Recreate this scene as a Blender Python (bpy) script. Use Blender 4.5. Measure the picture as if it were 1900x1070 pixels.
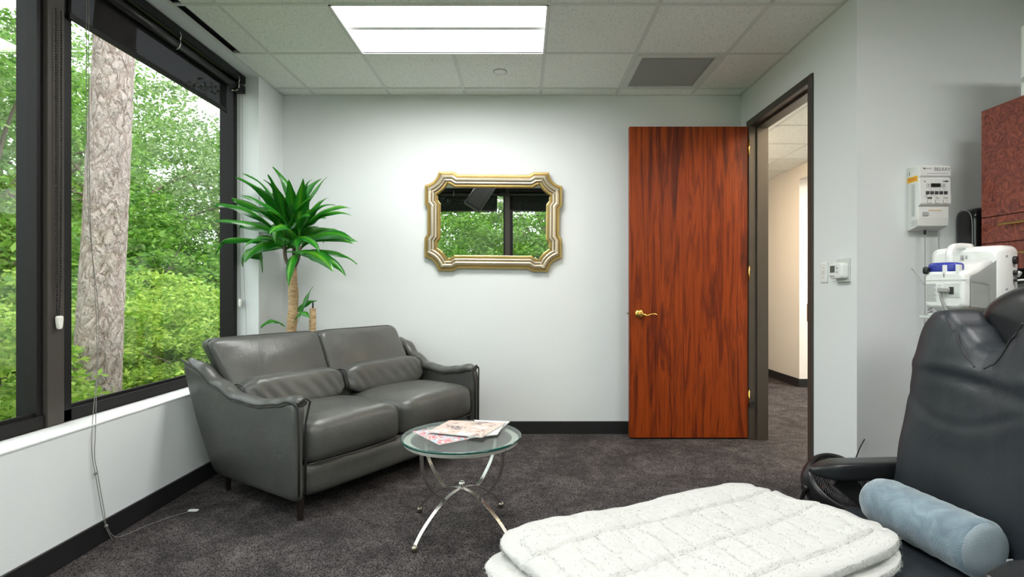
import bpy, bmesh, math, random
from math import sin, cos, pi, radians as R, sqrt, atan2
from mathutils import Vector as V, Matrix as M, noise as MN
random.seed(7)
S = bpy.context.scene
for o in list(bpy.data.objects): bpy.data.objects.remove(o)
C = S.collection

# ---------------------------------------------------------------- camera, world, light, exposure
cd = bpy.data.cameras.new('camera'); cam = bpy.data.objects.new('camera', cd); C.objects.link(cam)
cam.location = (0, 0, 1.168); cam.rotation_euler = (pi/2, 0, 0)
cd.sensor_width = 36; cd.lens = 983/1900*36; cd.shift_x = -20/1900; cd.shift_y = 2/1900
cd.clip_start = .02; cd.clip_end = 300
S.camera = cam
S.view_settings.view_transform = 'Standard'; S.view_settings.look = 'None'
S.view_settings.gamma = 1; S.view_settings.use_curve_mapping = False
S.view_settings.exposure = 0.15
W = bpy.data.worlds.new('sky'); S.world = W; W.use_nodes = True
wb = W.node_tree.nodes['Background']; wb.inputs[0].default_value = (.90, .96, 1, 1); wb.inputs[1].default_value = 3.2
sd = bpy.data.lights.new('sun', 'SUN'); sd.energy = 3.2; sd.angle = R(8); sd.color = (1, .97, .88)
sun = bpy.data.objects.new('sun', sd); C.objects.link(sun); sun.rotation_euler = V((-.52, .18, -.84)).to_track_quat('-Z', 'Y').to_euler()
def portal(loc, rot, sx, sy):
    l = bpy.data.lights.new('window_portal', 'AREA'); l.shape = 'RECTANGLE'; l.size = sx; l.size_y = sy
    l.cycles.is_portal = True
    o = bpy.data.objects.new('window_portal', l); C.objects.link(o); o.location = loc; o.rotation_euler = rot
portal((-2.25, 1.6, 1.65), (0, -pi/2, 0), 2.2, 4.7)
portal((-.1, -.9, 1.65), (pi/2, 0, 0), 3.8, 2.2)
TROF = 20.5      # radiance of the ceiling light diffusers
HALL = 27

# ---------------------------------------------------------------- materials
def newmat(name):
    m = bpy.data.materials.new(name); m.use_nodes = True
    return m, m.node_tree.nodes, m.node_tree.links, m.node_tree.nodes['Principled BSDF']
def coords(n, l, scale=(1,1,1), gen='Object'):
    t = n.new('ShaderNodeTexCoord'); mp = n.new('ShaderNodeMapping'); mp.inputs['Scale'].default_value = scale
    l.new(t.outputs[gen], mp.inputs[0]); return mp.outputs[0]
def noise(n, l, v, sc, det=4, rough=.5, dist=0):
    t = n.new('ShaderNodeTexNoise'); t.inputs['Scale'].default_value = sc; t.inputs['Detail'].default_value = det
    t.inputs['Roughness'].default_value = rough; t.inputs['Distortion'].default_value = dist
    l.new(v, t.inputs['Vector']); return t.outputs['Fac']
def ramp(n, l, f, stops):
    r = n.new('ShaderNodeValToRGB'); e = r.color_ramp.elements
    while len(e) < len(stops): e.new(.5)
    for i, (p, c) in enumerate(stops): e[i].position = p; e[i].color = (*c, 1)
    l.new(f, r.inputs[0]); return r.outputs[0]
def bump(n, l, b, h, strength, dist=.01):
    t = n.new('ShaderNodeBump'); t.inputs['Strength'].default_value = strength; t.inputs['Distance'].default_value = dist
    l.new(h, t.inputs['Height']); l.new(t.outputs[0], b.inputs['Normal'])
def simple(name, col, rough=.5, metal=0, spec=.5, nz=0, nscale=60, coat=0, var=0):
    m, n, l, b = newmat(name)
    b.inputs['Base Color'].default_value = (*col, 1); b.inputs['Roughness'].default_value = rough
    b.inputs['Metallic'].default_value = metal; b.inputs['Specular IOR Level'].default_value = spec
    b.inputs['Coat Weight'].default_value = coat
    v = coords(n, l)
    f = noise(n, l, v, nscale)
    if nz: bump(n, l, b, f, nz, .003)
    if var:
        a = tuple(c*(1-var) for c in col); c2 = tuple(min(1, c*(1+var)) for c in col)
        l.new(ramp(n, l, noise(n, l, v, 3, 6), [(.3, a), (.7, c2)]), b.inputs['Base Color'])
    return m
def emis(name, col, st):
    m, n, l, b = newmat(name); b.inputs['Base Color'].default_value = (.8, .8, .8, 1)
    b.inputs['Emission Color'].default_value = (*col, 1); b.inputs['Emission Strength'].default_value = st
    return m

wall_m = simple('wall_paint', (.75, .785, .79), .75, nz=.12, nscale=180)
white_trim = simple('white_trim', (.86, .87, .86), .5)
hall_wall_m = simple('hall_paint', (.74, .71, .67), .75, nz=.1, nscale=180)
base_m = simple('black_rubber', (.012, .012, .013), .45)
# ceiling tiles
ceil_m, n, l, b = newmat('acoustic_tile')
v = coords(n, l)
f1 = noise(n, l, v, 110, 2, .6)
l.new(ramp(n, l, f1, [(.34, (.55, .57, .53)), (.42, (.84, .87, .83))]), b.inputs['Base Color'])
b.inputs['Roughness'].default_value = .9; bump(n, l, b, f1, .3, .003)
grid_m = simple('ceiling_grid', (.66, .69, .66), .5)
# carpet
def carpet(name, dark, mid, light):
    m, n, l, b = newmat(name); v = coords(n, l)
    big = noise(n, l, v, 3.6, 8, .62, .6)
    v2 = coords(n, l, (1, 1.0, 1)); mid_n = noise(n, l, v2, 14, 6, .7)
    w = n.new('ShaderNodeTexVoronoi'); w.inputs['Scale'].default_value = 170; l.new(v, w.inputs['Vector'])
    add = n.new('ShaderNodeMath'); add.operation = 'MULTIPLY_ADD'; l.new(mid_n, add.inputs[0]); add.inputs[1].default_value = .6; bs = n.new('ShaderNodeMath'); bs.operation = 'MULTIPLY_ADD'; l.new(big, bs.inputs[0]); bs.inputs[1].default_value = .62; bs.inputs[2].default_value = .16; l.new(bs.outputs[0], add.inputs[2])
    add2 = n.new('ShaderNodeMath'); add2.operation = 'MULTIPLY_ADD'; l.new(w.outputs['Distance'], add2.inputs[0]); add2.inputs[1].default_value = -.8; l.new(add.outputs[0], add2.inputs[2])
    l.new(ramp(n, l, add2.outputs[0], [(.18, dark), (.40, mid), (.74, light)]), b.inputs['Base Color'])
    b.inputs['Roughness'].default_value = .95; b.inputs['Specular IOR Level'].default_value = .15
    bump(n, l, b, w.outputs['Distance'], .8, .004)
    return m
carpet_m = carpet('carpet', (.020, .018, .019), (.062, .054, .054), (.17, .155, .152))
# wood
def wood(name, stops, sc=(7, 7, .5)):
    m, n, l, b = newmat(name); v = coords(n, l, sc)
    f = noise(n, l, v, 2.2, 8, .62, 1.3)
    c = ramp(n, l, f, stops)
    v2 = coords(n, l, (110, 110, 2.2)); g = noise(n, l, v2, 1.0, 3)
    mx = n.new('ShaderNodeMix'); mx.data_type = 'RGBA'; mx.blend_type = 'MULTIPLY'; mx.inputs['Factor'].default_value = .7
    l.new(c, mx.inputs[6]); l.new(ramp(n, l, g, [(.3, (.55, .5, .48)), (.65, (1, 1, 1))]), mx.inputs[7]); l.new(mx.outputs[2], b.inputs['Base Color'])
    b.inputs['Roughness'].default_value = .4; b.inputs['Specular IOR Level'].default_value = .25
    return m
door_m = wood('cherry_wood', [(.26, (.045, .008, .003)), (.42, (.15, .021, .004)), (.55, (.31, .052, .005)), (.68, (.23, .035, .005)), (.8, (.38, .075, .008))])
burl_m, n, l, b = newmat('burl_laminate'); v = coords(n, l)
f = noise(n, l, v, 16, 10, .72, 3.5)
l.new(ramp(n, l, f, [(.30, (.045, .010, .008)), (.46, (.17, .034, .020)), (.62, (.30, .068, .035)), (.75, (.17, .035, .02))]), b.inputs['Base Color'])
b.inputs['Roughness'].default_value = .18
bark_m, n, l, b = newmat('pine_bark'); v = coords(n, l, (1, 1, .42))
vo = n.new('ShaderNodeTexVoronoi'); vo.feature = 'DISTANCE_TO_EDGE'; vo.inputs['Scale'].default_value = 19; 
vn = noise(n, l, v, 6, 6, .6); vm = n.new('ShaderNodeMix'); vm.data_type = 'VECTOR'; vm.inputs['Factor'].default_value = .22
l.new(v, vm.inputs[4]); cb = n.new('ShaderNodeCombineXYZ'); [l.new(vn, cb.inputs[i]) for i in range(3)]; l.new(cb.outputs[0], vm.inputs[5]); l.new(vm.outputs[1], vo.inputs['Vector'])
pl = noise(n, l, v, 20, 6, .65)
ma = n.new('ShaderNodeMath'); ma.operation = 'MULTIPLY_ADD'; l.new(vo.outputs['Distance'], ma.inputs[0]); ma.inputs[1].default_value = 1.6; l.new(pl, ma.inputs[2])
l.new(ramp(n, l, ma.outputs[0], [(.40, (.17, .12, .10)), (.55, (.34, .26, .23)), (.78, (.46, .38, .35))]), b.inputs['Base Color'])
b.inputs['Roughness'].default_value = .95; bump(n, l, b, ma.outputs[0], 1, .03)
branch_m = simple('branch_bark', (.13, .10, .075), .9, nz=.6, nscale=30)
def leafmat(name, cols, tr=.45):
    m, n, l, b = newmat(name)
    g = n.new('ShaderNodeNewGeometry'); c = ramp(n, l, g.outputs['Random Per Island'], [(i/(len(cols)-1), k) for i, k in enumerate(cols)])
    l.new(c, b.inputs['Base Color']); b.inputs['Roughness'].default_value = .5; b.inputs['Specular IOR Level'].default_value = .35
    t = n.new('ShaderNodeBsdfTranslucent'); l.new(c, t.inputs[0])
    mx = n.new('ShaderNodeMixShader'); mx.inputs[0].default_value = tr
    l.new(b.outputs[0], mx.inputs[1]); l.new(t.outputs[0], mx.inputs[2]); l.new(mx.outputs[0], n['Material Output'].inputs[0])
    return m
leaf_a = leafmat('leaves_mid_green', [(.055, .16, .02), (.13, .29, .035), (.24, .42, .07), (.09, .21, .03)])
leaf_b = leafmat('leaves_yellow_green', [(.15, .32, .03), (.29, .46, .055), (.46, .60, .12), (.12, .26, .03)])
leaf_c = leafmat('leaves_grey_green', [(.10, .20, .06), (.22, .34, .11), (.32, .44, .18), (.09, .18, .05)])
undergrowth_m = simple('forest_floor', (.13, .16, .05), .95, var=.5)
frame_m = simple('dark_bronze_aluminium', (.012, .011, .011), .5, spec=.2, nz=.05)
bronze_m = simple('bronze_aluminium', (.060, .052, .045), .5, spec=.25, nz=.08, nscale=300)
doorframe_m = simple('bronze_painted_steel', (.052, .044, .034), .38)
black_m = simple('black_metal', (.007, .007, .008), .4, spec=.25)
black_pl = simple('black_plastic', (.012, .012, .013), .3, nz=.05)
gap_m = simple('matt_black', (.004, .004, .004), .9)
chrome_m = simple('brushed_chrome', (.62, .60, .56), .22, 1, nz=.25, nscale=45)
chrome2 = simple('polished_chrome', (.75, .74, .72), .08, 1)
brass_m = simple('brass', (.90, .60, .16), .25, 1)
nickel_m = simple('antique_nickel', (.36, .33, .27), .3, 1)
mirror_m = simple('mirror_silver', (.93, .95, .93), .0, 1)
gold_m = simple('gilt', (.48, .345, .125), .36, .85, nz=.35, nscale=25, var=.12)
silver_m = simple('champagne_leaf', (.62, .56, .44), .36, .75, nz=.3, nscale=25, var=.1)
dgold_m = simple('dark_gilt', (.28, .19, .08), .4, .8, nz=.3, nscale=25)
plastic_w = simple('white_plastic', (.80, .82, .80), .35)
plastic_g = simple('pale_grey_plastic', (.62, .65, .63), .38)
grey_pl = simple('grey_plastic', (.30, .31, .31), .45)
mid_grey = simple('grey_print', (.42, .43, .43), .5)
print_m = simple('black_print', (.03, .03, .03), .5)
lcd_m = simple('lcd_dark', (.015, .02, .018), .15)
lcd_g = simple('lcd_grey', (.10, .13, .11), .2)
blue_pl = simple('blue_plastic', (.03, .045, .33), .3)
orange_m = simple('orange_yellow_sticker', (.95, .52, .02), .5)
cord_m = simple('clear_cord', (.22, .21, .19), .4)
cable_g = simple('grey_cable', (.33, .33, .32), .45)
paint_rough_m = simple('white_pull', (.85, .84, .78), .4)
louver_m = simple('louver_grey', (.36, .375, .37), .45)
tuft_m = simple('cream_plush', (.53, .525, .505), .95, spec=.1)
tuft_m.node_tree.nodes['Principled BSDF'].inputs['Sheen Weight'].default_value = .4
plush_m = simple('cream_faux_fur', (.53, .525, .505), .95, spec=.1, nz=1, nscale=120)
plush_m.node_tree.nodes['Principled BSDF'].inputs['Sheen Weight'].default_value = .4
velvet_m, n, l, b = newmat('blue_grey_velour'); v = coords(n, l)
f = noise(n, l, coords(n, l, (1, 1, 1)), 16, 6, .6, 1.2)
l.new(ramp(n, l, f, [(.35, (.105, .155, .195)), (.55, (.165, .235, .285)), (.7, (.225, .31, .36))]), b.inputs['Base Color'])
b.inputs['Roughness'].default_value = .85; b.inputs['Sheen Weight'].default_value = .6; bump(n, l, b, noise(n, l, v, 260, 2), .5, .003)
velvet_end = simple('grey_velour_end', (.24, .29, .32), .9, nz=.5, nscale=260)
# leather
def leather(name, c1, c2, rough=.36, wr=.35, sc=7):
    m, n, l, b = newmat(name); v = coords(n, l)
    l.new(ramp(n, l, noise(n, l, v, 2.6, 6, .55), [(.3, c1), (.7, c2)]), b.inputs['Base Color'])
    b.inputs['Roughness'].default_value = rough; b.inputs['Specular IOR Level'].default_value = .5
    a = n.new('ShaderNodeMath'); a.operation = 'MULTIPLY_ADD'
    l.new(noise(n, l, v, 300, 2), a.inputs[0]); a.inputs[1].default_value = .10; l.new(noise(n, l, v, sc, 4, .5, .8), a.inputs[2])
    bump(n, l, b, a.outputs[0], wr, .02)
    return m
leather_m = leather('grey_leather', (.060, .062, .057), (.098, .100, .092), .34, .28)
pipe_m = simple('dark_piping', (.022, .022, .021), .5)
leg_m = simple('dark_wood_leg', (.012, .009, .008), .35)
vinyl_m = leather('charcoal_vinyl', (.014, .018, .023), (.026, .031, .038), .45, .22, 5)
armv_m = leather('black_vinyl', (.012, .013, .015), (.022, .023, .025), .3, .1, 8)
# glass: window panes let the daylight through and reflect by the angle
def paneglass(name, tint, ior=.08):
    m, n, l, b = newmat(name)
    t = n.new('ShaderNodeBsdfTransparent'); t.inputs[0].default_value = (*tint, 1)
    g = n.new('ShaderNodeBsdfGlossy'); g.inputs['Roughness'].default_value = 0.0
    ge = n.new('ShaderNodeNewGeometry'); dt = n.new('ShaderNodeVectorMath'); dt.operation = 'DOT_PRODUCT'
    l.new(ge.outputs['Normal'], dt.inputs[0]); l.new(ge.outputs['Incoming'], dt.inputs[1])
    def mth(op, a, c):
        q = n.new('ShaderNodeMath'); q.operation = op
        for i, x in enumerate((a, c)):
            if hasattr(x, 'is_linked'): l.new(x, q.inputs[i])
            elif x is not None: q.inputs[i].default_value = x
        return q.outputs[0]
    f5 = mth('POWER', mth('SUBTRACT', 1.0, mth('ABSOLUTE', dt.outputs['Value'], None)), 5.0)
    fr = mth('ADD', mth('MULTIPLY', f5, 1-ior), ior)          # both faces of the pane together
    mx = n.new('ShaderNodeMixShader'); l.new(fr, mx.inputs[0]); l.new(t.outputs[0], mx.inputs[1]); l.new(g.outputs[0], mx.inputs[2])
    l.new(mx.outputs[0], n['Material Output'].inputs[0]); return m
glass_m = paneglass('window_glass', (.96, .98, .96), .065)
tglass_m = paneglass('table_glass', (.84, .92, .89), .12)
tunder_m = paneglass('table_glass_underside', (1, 1, 1), .0)
tedge_m = simple('glass_edge_green', (.004, .075, .06), .08, coat=.5)
film_m = paneglass('clear_film', (.82, .84, .84), .12)
shade_m, n, l, b = newmat('blind_mesh_fabric')
b.inputs['Base Color'].default_value = (.012, .012, .013, 1); b.inputs['Roughness'].default_value = .8
t = n.new('ShaderNodeBsdfTransparent'); t.inputs[0].default_value = (1, 1, 1, 1); mx = n.new('ShaderNodeMixShader'); mx.inputs[0].default_value = .89; b.inputs['Specular IOR Level'].default_value = .1
l.new(t.outputs[0], mx.inputs[1]); l.new(b.outputs[0], mx.inputs[2]); l.new(mx.outputs[0], n['Material Output'].inputs[0])
lamp_m = emis('lamp_diffuser', (1, .99, .97), TROF)
hall_lamp_m = emis('hall_lamp_diffuser', (1, .76, .50), HALL)
room_lamp_m = emis('next_room_lamp_diffuser', (1, .97, .9), 30)
# dracaena
cane_m, n, l, b = newmat('cane'); v = coords(n, l, (1, 1, 5))
f = noise(n, l, v, 22, 5, .7)
l.new(ramp(n, l, f, [(.35, (.34, .20, .09)), (.6, (.66, .47, .27))]), b.inputs['Base Color']); b.inputs['Roughness'].default_value = .85; bump(n, l, b, f, .8, .01)
dr_m, n, l, b = newmat('dracaena_leaf')
uv = n.new('ShaderNodeUVMap'); sp = n.new('ShaderNodeSeparateXYZ'); l.new(uv.outputs[0], sp.inputs[0])
mm = n.new('ShaderNodeMath'); mm.operation = 'SUBTRACT'; l.new(sp.outputs[0], mm.inputs[0]); mm.inputs[1].default_value = .5
ab = n.new('ShaderNodeMath'); ab.operation = 'ABSOLUTE'; l.new(mm.outputs[0], ab.inputs[0])
g = n.new('ShaderNodeNewGeometry')
add = n.new('ShaderNodeMath'); add.operation = 'MULTIPLY_ADD'; l.new(g.outputs['Random Per Island'], add.inputs[0]); add.inputs[1].default_value = .16; l.new(ab.outputs[0], add.inputs[2])
c = ramp(n, l, add.outputs[0], [(.0, (.20, .46, .04)), (.12, (.06, .30, .015)), (.3, (.018, .19, .012)), (.6, (.010, .13, .010))])
l.new(c, b.inputs['Base Color']); b.inputs['Roughness'].default_value = .28
t = n.new('ShaderNodeBsdfTranslucent'); l.new(c, t.inputs[0]); mx = n.new('ShaderNodeMixShader'); mx.inputs[0].default_value = .25
l.new(b.outputs[0], mx.inputs[1]); l.new(t.outputs[0], mx.inputs[2]); l.new(mx.outputs[0], n['Material Output'].inputs[0])
# magazine covers: plain blotches of colour
def cover(name, cols, sc, seed):
    m, n, l, b = newmat(name); v = coords(n, l); 
    mp = n.new('ShaderNodeVectorMath'); mp.inputs[1].default_value = (seed, seed*.7, 0); l.new(v, mp.inputs[0])
    f = noise(n, l, mp.outputs[0], sc, 3, .6, 1.5)
    k = [(.30+.42*i/(len(cols)-1), c) for i, c in enumerate(cols)]
    r = ramp(n, l, f, k); l.new(r, b.inputs['Base Color']); b.inputs['Roughness'].default_value = .25; return m
cover_a = cover('magazine_cover_skin_tones', [(.62, .66, .68), (.68, .67, .69), (.62, .42, .33), (.68, .54, .48), (.16, .10, .09), (.70, .70, .72)], 10, 3)
cover_b = cover('magazine_cover_blue_red', [(.60, .63, .60), (.16, .42, .55), (.66, .68, .70), (.55, .04, .06), (.60, .62, .60), (.35, .38, .18)], 20, 9)
cover_c = cover('magazine_cover_white', [(.66, .67, .68), (.62, .64, .66), (.70, .71, .72)], 14, 5)
page_m = simple('magazine_pages', (.68, .68, .66), .7)

# ---------------------------------------------------------------- mesh helpers
def BM(): return bmesh.new()
def bx(bm, x0, x1, y0, y1, z0, z1, mi=0, mat=None):
    vs = [bm.verts.new(mat @ V(p) if mat else p) for p in
          [(x0,y0,z0),(x1,y0,z0),(x1,y1,z0),(x0,y1,z0),(x0,y0,z1),(x1,y0,z1),(x1,y1,z1),(x0,y1,z1)]]
    for f in [(0,3,2,1),(4,5,6,7),(0,1,5,4),(1,2,6,5),(2,3,7,6),(3,0,4,7)]:
        q = bm.faces.new([vs[i] for i in f]); q.material_index = mi
    return vs
def frames(pts, closed, up=None):
    n = len(pts); out = []; prev = None
    for i in range(n):
        a = pts[i-1] if (i > 0 or closed) else pts[i]; b_ = pts[(i+1) % n] if (i < n-1 or closed) else pts[i]
        t = (b_-a).normalized()
        if up is not None: s = t.cross(V(up)).normalized()
        else:
            ref = prev if prev is not None else (V((0,0,1)) if abs(t.z) < .9 else V((1,0,0)))
            s = (ref - t*ref.dot(t)).normalized() if prev is not None else t.cross(ref).normalized()
        prev = s; out.append((t, s, t.cross(s).normalized()))
    return out
def sweep(bm, pts, prof, closed=False, up=None, scale=None, mi=0, smooth=True):
    pts = [V(p) for p in pts]; fr = frames(pts, closed, up); rings = []
    for i, p in enumerate(pts):
        k = scale(i/(len(pts)-1)) if scale else 1
        rings.append([bm.verts.new(p + fr[i][1]*a*k + fr[i][2]*b_*k) for a, b_ in prof])
    m = len(prof); N = len(rings)
    for i in range(N if closed else N-1):
        A, B = rings[i], rings[(i+1) % N]
        for j in range(m):
            f = bm.faces.new([A[j], A[(j+1) % m], B[(j+1) % m], B[j]]); f.smooth = smooth; f.material_index = mi
    if not closed:
        for r, fl in ((rings[0], True), (rings[-1], False)):
            f = bm.faces.new(list(reversed(r)) if fl else r); f.material_index = mi
def circ(r, n=10, ry=None): return [(r*cos(2*pi*i/n), (ry or r)*sin(2*pi*i/n)) for i in range(n)]
def rect(a, b_): return [(-a/2,-b_/2),(a/2,-b_/2),(a/2,b_/2),(-a/2,b_/2)]
def tube(bm, pts, r, n=10, closed=False, scale=None, mi=0): sweep(bm, pts, circ(r, n), closed, None, scale, mi)
def cyl(bm, p, q, r, n=24, r2=None, mi=0):
    r2 = r if r2 is None else r2
    sweep(bm, [V(p), V(q)], circ(1, n), False, None, lambda t: r+(r2-r)*t, mi, True)
def lathe(bm, prof, c=(0,0,0), n=32, mi=0):
    rings = []
    for r, z in prof: rings.append([bm.verts.new((c[0]+r*cos(2*pi*i/n), c[1]+r*sin(2*pi*i/n), c[2]+z)) for i in range(n)])
    for a, b_ in zip(rings, rings[1:]):
        for j in range(n):
            f = bm.faces.new([a[j], a[(j+1) % n], b_[(j+1) % n], b_[j]]); f.smooth = True; f.material_index = mi
    bm.faces.new(list(reversed(rings[0]))).material_index = mi; bm.faces.new(rings[-1]).material_index = mi
def ball(bm, c, r, sz=1, mi=0):
    g = bmesh.ops.create_uvsphere(bm, u_segments=20, v_segments=12, radius=r)
    for v_ in g['verts']:
        v_.co.z *= sz; v_.co += V(c)
        for f in v_.link_faces: f.smooth = True; f.material_index = mi
def softbox(bm, c, h, e=6, n=14, deform=None, rot=None, mi=0):
    """rounded box: superquadric of exponent e, centre c, half sizes h; deform works on unit coordinates -> world"""
    if not isinstance(n, tuple): n = (n, n, n)
    idx = {}
    def vert(p):
        k = tuple(round(x, 5) for x in p)
        if k in idx: return idx[k]
        s = sum(abs(x)**e for x in p)**(1/e)
        q = V([x/s for x in p])
        w = deform(q) if deform else V((c[0]+q.x*h[0], c[1]+q.y*h[1], c[2]+q.z*h[2]))
        if rot: w = rot @ w
        idx[k] = bm.verts.new(w); return idx[k]
    for ax in range(3):
        u, w_ = (ax+1) % 3, (ax+2) % 3
        for s in (-1, 1):
            for i in range(n[u]):
                for j in range(n[w_]):
                    q = []
                    for di, dj in ((0,0),(1,0),(1,1),(0,1)):
                        p = [0,0,0]; p[ax] = s; p[u] = -1+2*(i+di)/n[u]; p[w_] = -1+2*(j+dj)/n[w_]; q.append(vert(p))
                    if s < 0: q.reverse()
                    try: f = bm.faces.new(q); f.smooth = True; f.material_index = mi
                    except ValueError: pass
def extrude_poly(bm, pts, z0, z1, mi=0, mat=None):
    a = [bm.verts.new((mat @ V((x, y, z0))) if mat else (x, y, z0)) for x, y in pts]
    b_ = [bm.verts.new((mat @ V((x, y, z1))) if mat else (x, y, z1)) for x, y in pts]
    bm.faces.new(list(reversed(a))).material_index = mi; bm.faces.new(b_).material_index = mi
    for i in range(len(pts)): 
        j = (i+1) % len(pts); bm.faces.new([a[i], a[j], b_[j], b_[i]]).material_index = mi
WM = {}
def wmat(o): return WM.get(o.name, M.Identity(4))
def obj(name, bm, mats, parent=None, world=False, bevel=0, sub=0, recalc=True):
    if recalc: bmesh.ops.recalc_face_normals(bm, faces=bm.faces)
    me = bpy.data.meshes.new(name); bm.to_mesh(me); bm.free()
    for m in (mats if isinstance(mats, (list, tuple)) else [mats]): me.materials.append(m)
    o = bpy.data.objects.new(name, me); C.objects.link(o)
    if parent:
        if world: me.transform(wmat(parent).inverted())
        o.parent = parent; WM[o.name] = wmat(parent).copy()
    if bevel:
        md = o.modifiers.new('bevel', 'BEVEL'); md.width = bevel; md.segments = 3; md.limit_method = 'ANGLE'; md.harden_normals = False
    if sub: md = o.modifiers.new('sub', 'SUBSURF'); md.levels = sub; md.render_levels = sub
    return o
def tag(o, label, cat, group=None):
    o['label'] = label; o['category'] = cat
    if group: o['group'] = group
    return o
def thing(name, label, cat, loc=(0,0,0), rz=0, group=None, rot=None):
    o = bpy.data.objects.new(name, None); o.empty_display_size = .1; C.objects.link(o)
    o.location = loc; o.rotation_euler = rot or (0, 0, rz)
    WM[o.name] = M.LocRotScale(V(loc), o.rotation_euler.to_quaternion(), V((1,1,1)))
    return tag(o, label, cat, group)
def struct(name, bm, mats, parent=None, bevel=0):
    o = obj(name, bm, mats, parent, True, bevel)
    if not parent: o['kind'] = 'structure'
    return o
def struct_root(name):
    o = bpy.data.objects.new(name, None); C.objects.link(o); o['kind'] = 'structure'; return o
def text(name, s, size, mat, parent, matrix, ext=.0003):
    cu = bpy.data.curves.new(name, 'FONT'); cu.body = s; cu.size = size; cu.extrude = ext; cu.align_x = 'CENTER'; cu.align_y = 'CENTER'
    t = bpy.data.objects.new(name+'_c', cu); C.objects.link(t)
    bpy.context.view_layer.update()
    me = bpy.data.meshes.new_from_object(t.evaluated_get(bpy.context.evaluated_depsgraph_get()))
    bpy.data.objects.remove(t); me.materials.clear(); me.materials.append(mat)
    me.transform(wmat(parent).inverted() @ matrix)
    o = bpy.data.objects.new(name, me); C.objects.link(o); o.parent = parent; return o
def bez(p, n=16):
    """smooth curve through points (Catmull-Rom)"""
    p = [V(q) for q in p]; out = []
    for i in range(len(p)-1):
        a = p[max(i-1, 0)]; b_ = p[i]; c = p[i+1]; d = p[min(i+2, len(p)-1)]
        for k in range(n):
            t = k/n; out.append(.5*((2*b_)+(c-a)*t+(2*a-5*b_+4*c-d)*t*t+(3*b_-a-3*c+d)*t**3))
    out.append(p[-1]); return out
def split(o):
    """each separate piece of o becomes a part of its own"""
    bm = bmesh.new(); bm.from_mesh(o.data); seen = set(); parts = []
    for v_ in bm.verts:
        if v_ in seen: continue
        st = [v_]; isl = []; seen.add(v_)
        while st:
            q = st.pop(); isl.append(q)
            for e in q.link_edges:
                w_ = e.other_vert(q)
                if w_ not in seen: seen.add(w_); st.append(w_)
        parts.append([q.index for q in isl])
    for k, ids in enumerate(parts):
        c = bm.copy(); c.verts.ensure_lookup_table(); keep = set(ids)
        bmesh.ops.delete(c, geom=[q for q in c.verts if q.index not in keep], context='VERTS')
        me = o.data.copy() if k else None
        if k == 0: first = c; continue
        c.to_mesh(me); c.free(); d = o.copy(); d.data = me; C.objects.link(d)
    first.to_mesh(o.data); first.free(); bm.free()
def lerp(a, b_, t): return a+(b_-a)*t
def interp(tab, x):
    if x <= tab[0][0]: return tab[0][1]
    for (a, va), (b_, vb) in zip(tab, tab[1:]):
        if x <= b_:
            t = (x-a)/(b_-a); t = t*t*(3-2*t); return va+(vb-va)*t
    return tab[-1][1]
def fn(p, s=1, seed=0): return MN.noise(V((p[0]*s+seed, p[1]*s+seed*1.7, p[2]*s-seed)))

# ---------------------------------------------------------------- the setting
XL, XR, YB, YF, H = -1.947, 1.772, 4.30, -.60, 2.743
XA, YA = 2.78, 2.81          # alcove beside the treatment chair
XH = 3.31; HH = 2.65         # hall beyond the door
GX = [0.144+.6096*k for k in range(-3, 3)] + [1.363+.6096, 1.363+1.2192]
GY = [-.12, .488, 1.097, 1.707, 2.316, 2.926, 3.535, 4.146]
b_ = BM(); bx(b_, -2.4, 7, -.9, 10, -.12, 0); struct('floor', b_, carpet_m)
# ceiling with its openings
holes = [(-1.075, .144, 2.926, 3.535), (-1.075, .144, .488, 1.097), (1.363, 2.5822, .488, 1.097), (.754, 1.363, 3.535, 4.146), (-1.934, -1.877, YF, 3.535)]
def holed(bm, x0, x1, y0, y1, z0, z1, hs):
    xs = sorted({x0, x1, *[a for h in hs for a in h[:2] if x0 < a < x1]}); ys = sorted({y0, y1, *[a for h in hs for a in h[2:] if y0 < a < y1]})
    for i in range(len(xs)-1):
        for j in range(len(ys)-1):
            cx, cy = (xs[i]+xs[i+1])/2, (ys[j]+ys[j+1])/2
            if any(h[0] < cx < h[1] and h[2] < cy < h[3] for h in hs): continue
            bx(bm, xs[i], xs[i+1], ys[j], ys[j+1], z0, z1)
b_ = BM(); holed(b_, XL, XA, YF, YB, H, H+.02, holes); bmesh.ops.remove_doubles(b_, verts=b_.verts, dist=1e-4)
struct('ceiling', b_, ceil_m)
b_ = BM(); bx(b_, -2.35, XA+.12, YF-.3, YB+.14, H+.22, H+.4); bx(b_, 1.7, 7, YA, 10, H+.22, H+.4); struct('sun_block_slab', b_, wall_m)  # unseen roof slabs added to keep the sun from leaking in
b_ = BM()
for x in GX:
    if x < XR: 
        for y0, y1 in ((YF, .488), (1.097, 2.926), (3.535, YB)) if abs(x+.466) < .02 else ((YF, YB),): bx(b_, x-.012, x+.012, y0, y1, H-.003, H+.004)
    elif x < XA: bx(b_, x-.012, x+.012, YF, YA, H-.003, H+.004)
for y in GY: bx(b_, XL, XR if y > YA else XA, y-.012, y+.012, H-.0035, H+.004)
for a in ((XL, XL+.02, YF, YB), (XR-.02, XR, YA, YB), (XL, XR, YB-.02, YB), (XR, XA, YA-.02, YA)): bx(b_, a[0], a[1], a[2], a[3], H-.004, H+.004)
o = struct('trim_1', b_, grid_m)
b_ = BM(); bx(b_, XL, XR+.0, YB, YB+.13, 0, H+.24); struct('wall_back', b_, wall_m)
SILL = .552
b_ = BM()
bx(b_, -2.208, XL, YF-.28, YB+.13, 0, SILL)                       # apron below the windows
bx(b_, -2.208, XL, 3.906, YB+.13, SILL, H+.24)                    # pier at the back corner
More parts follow.
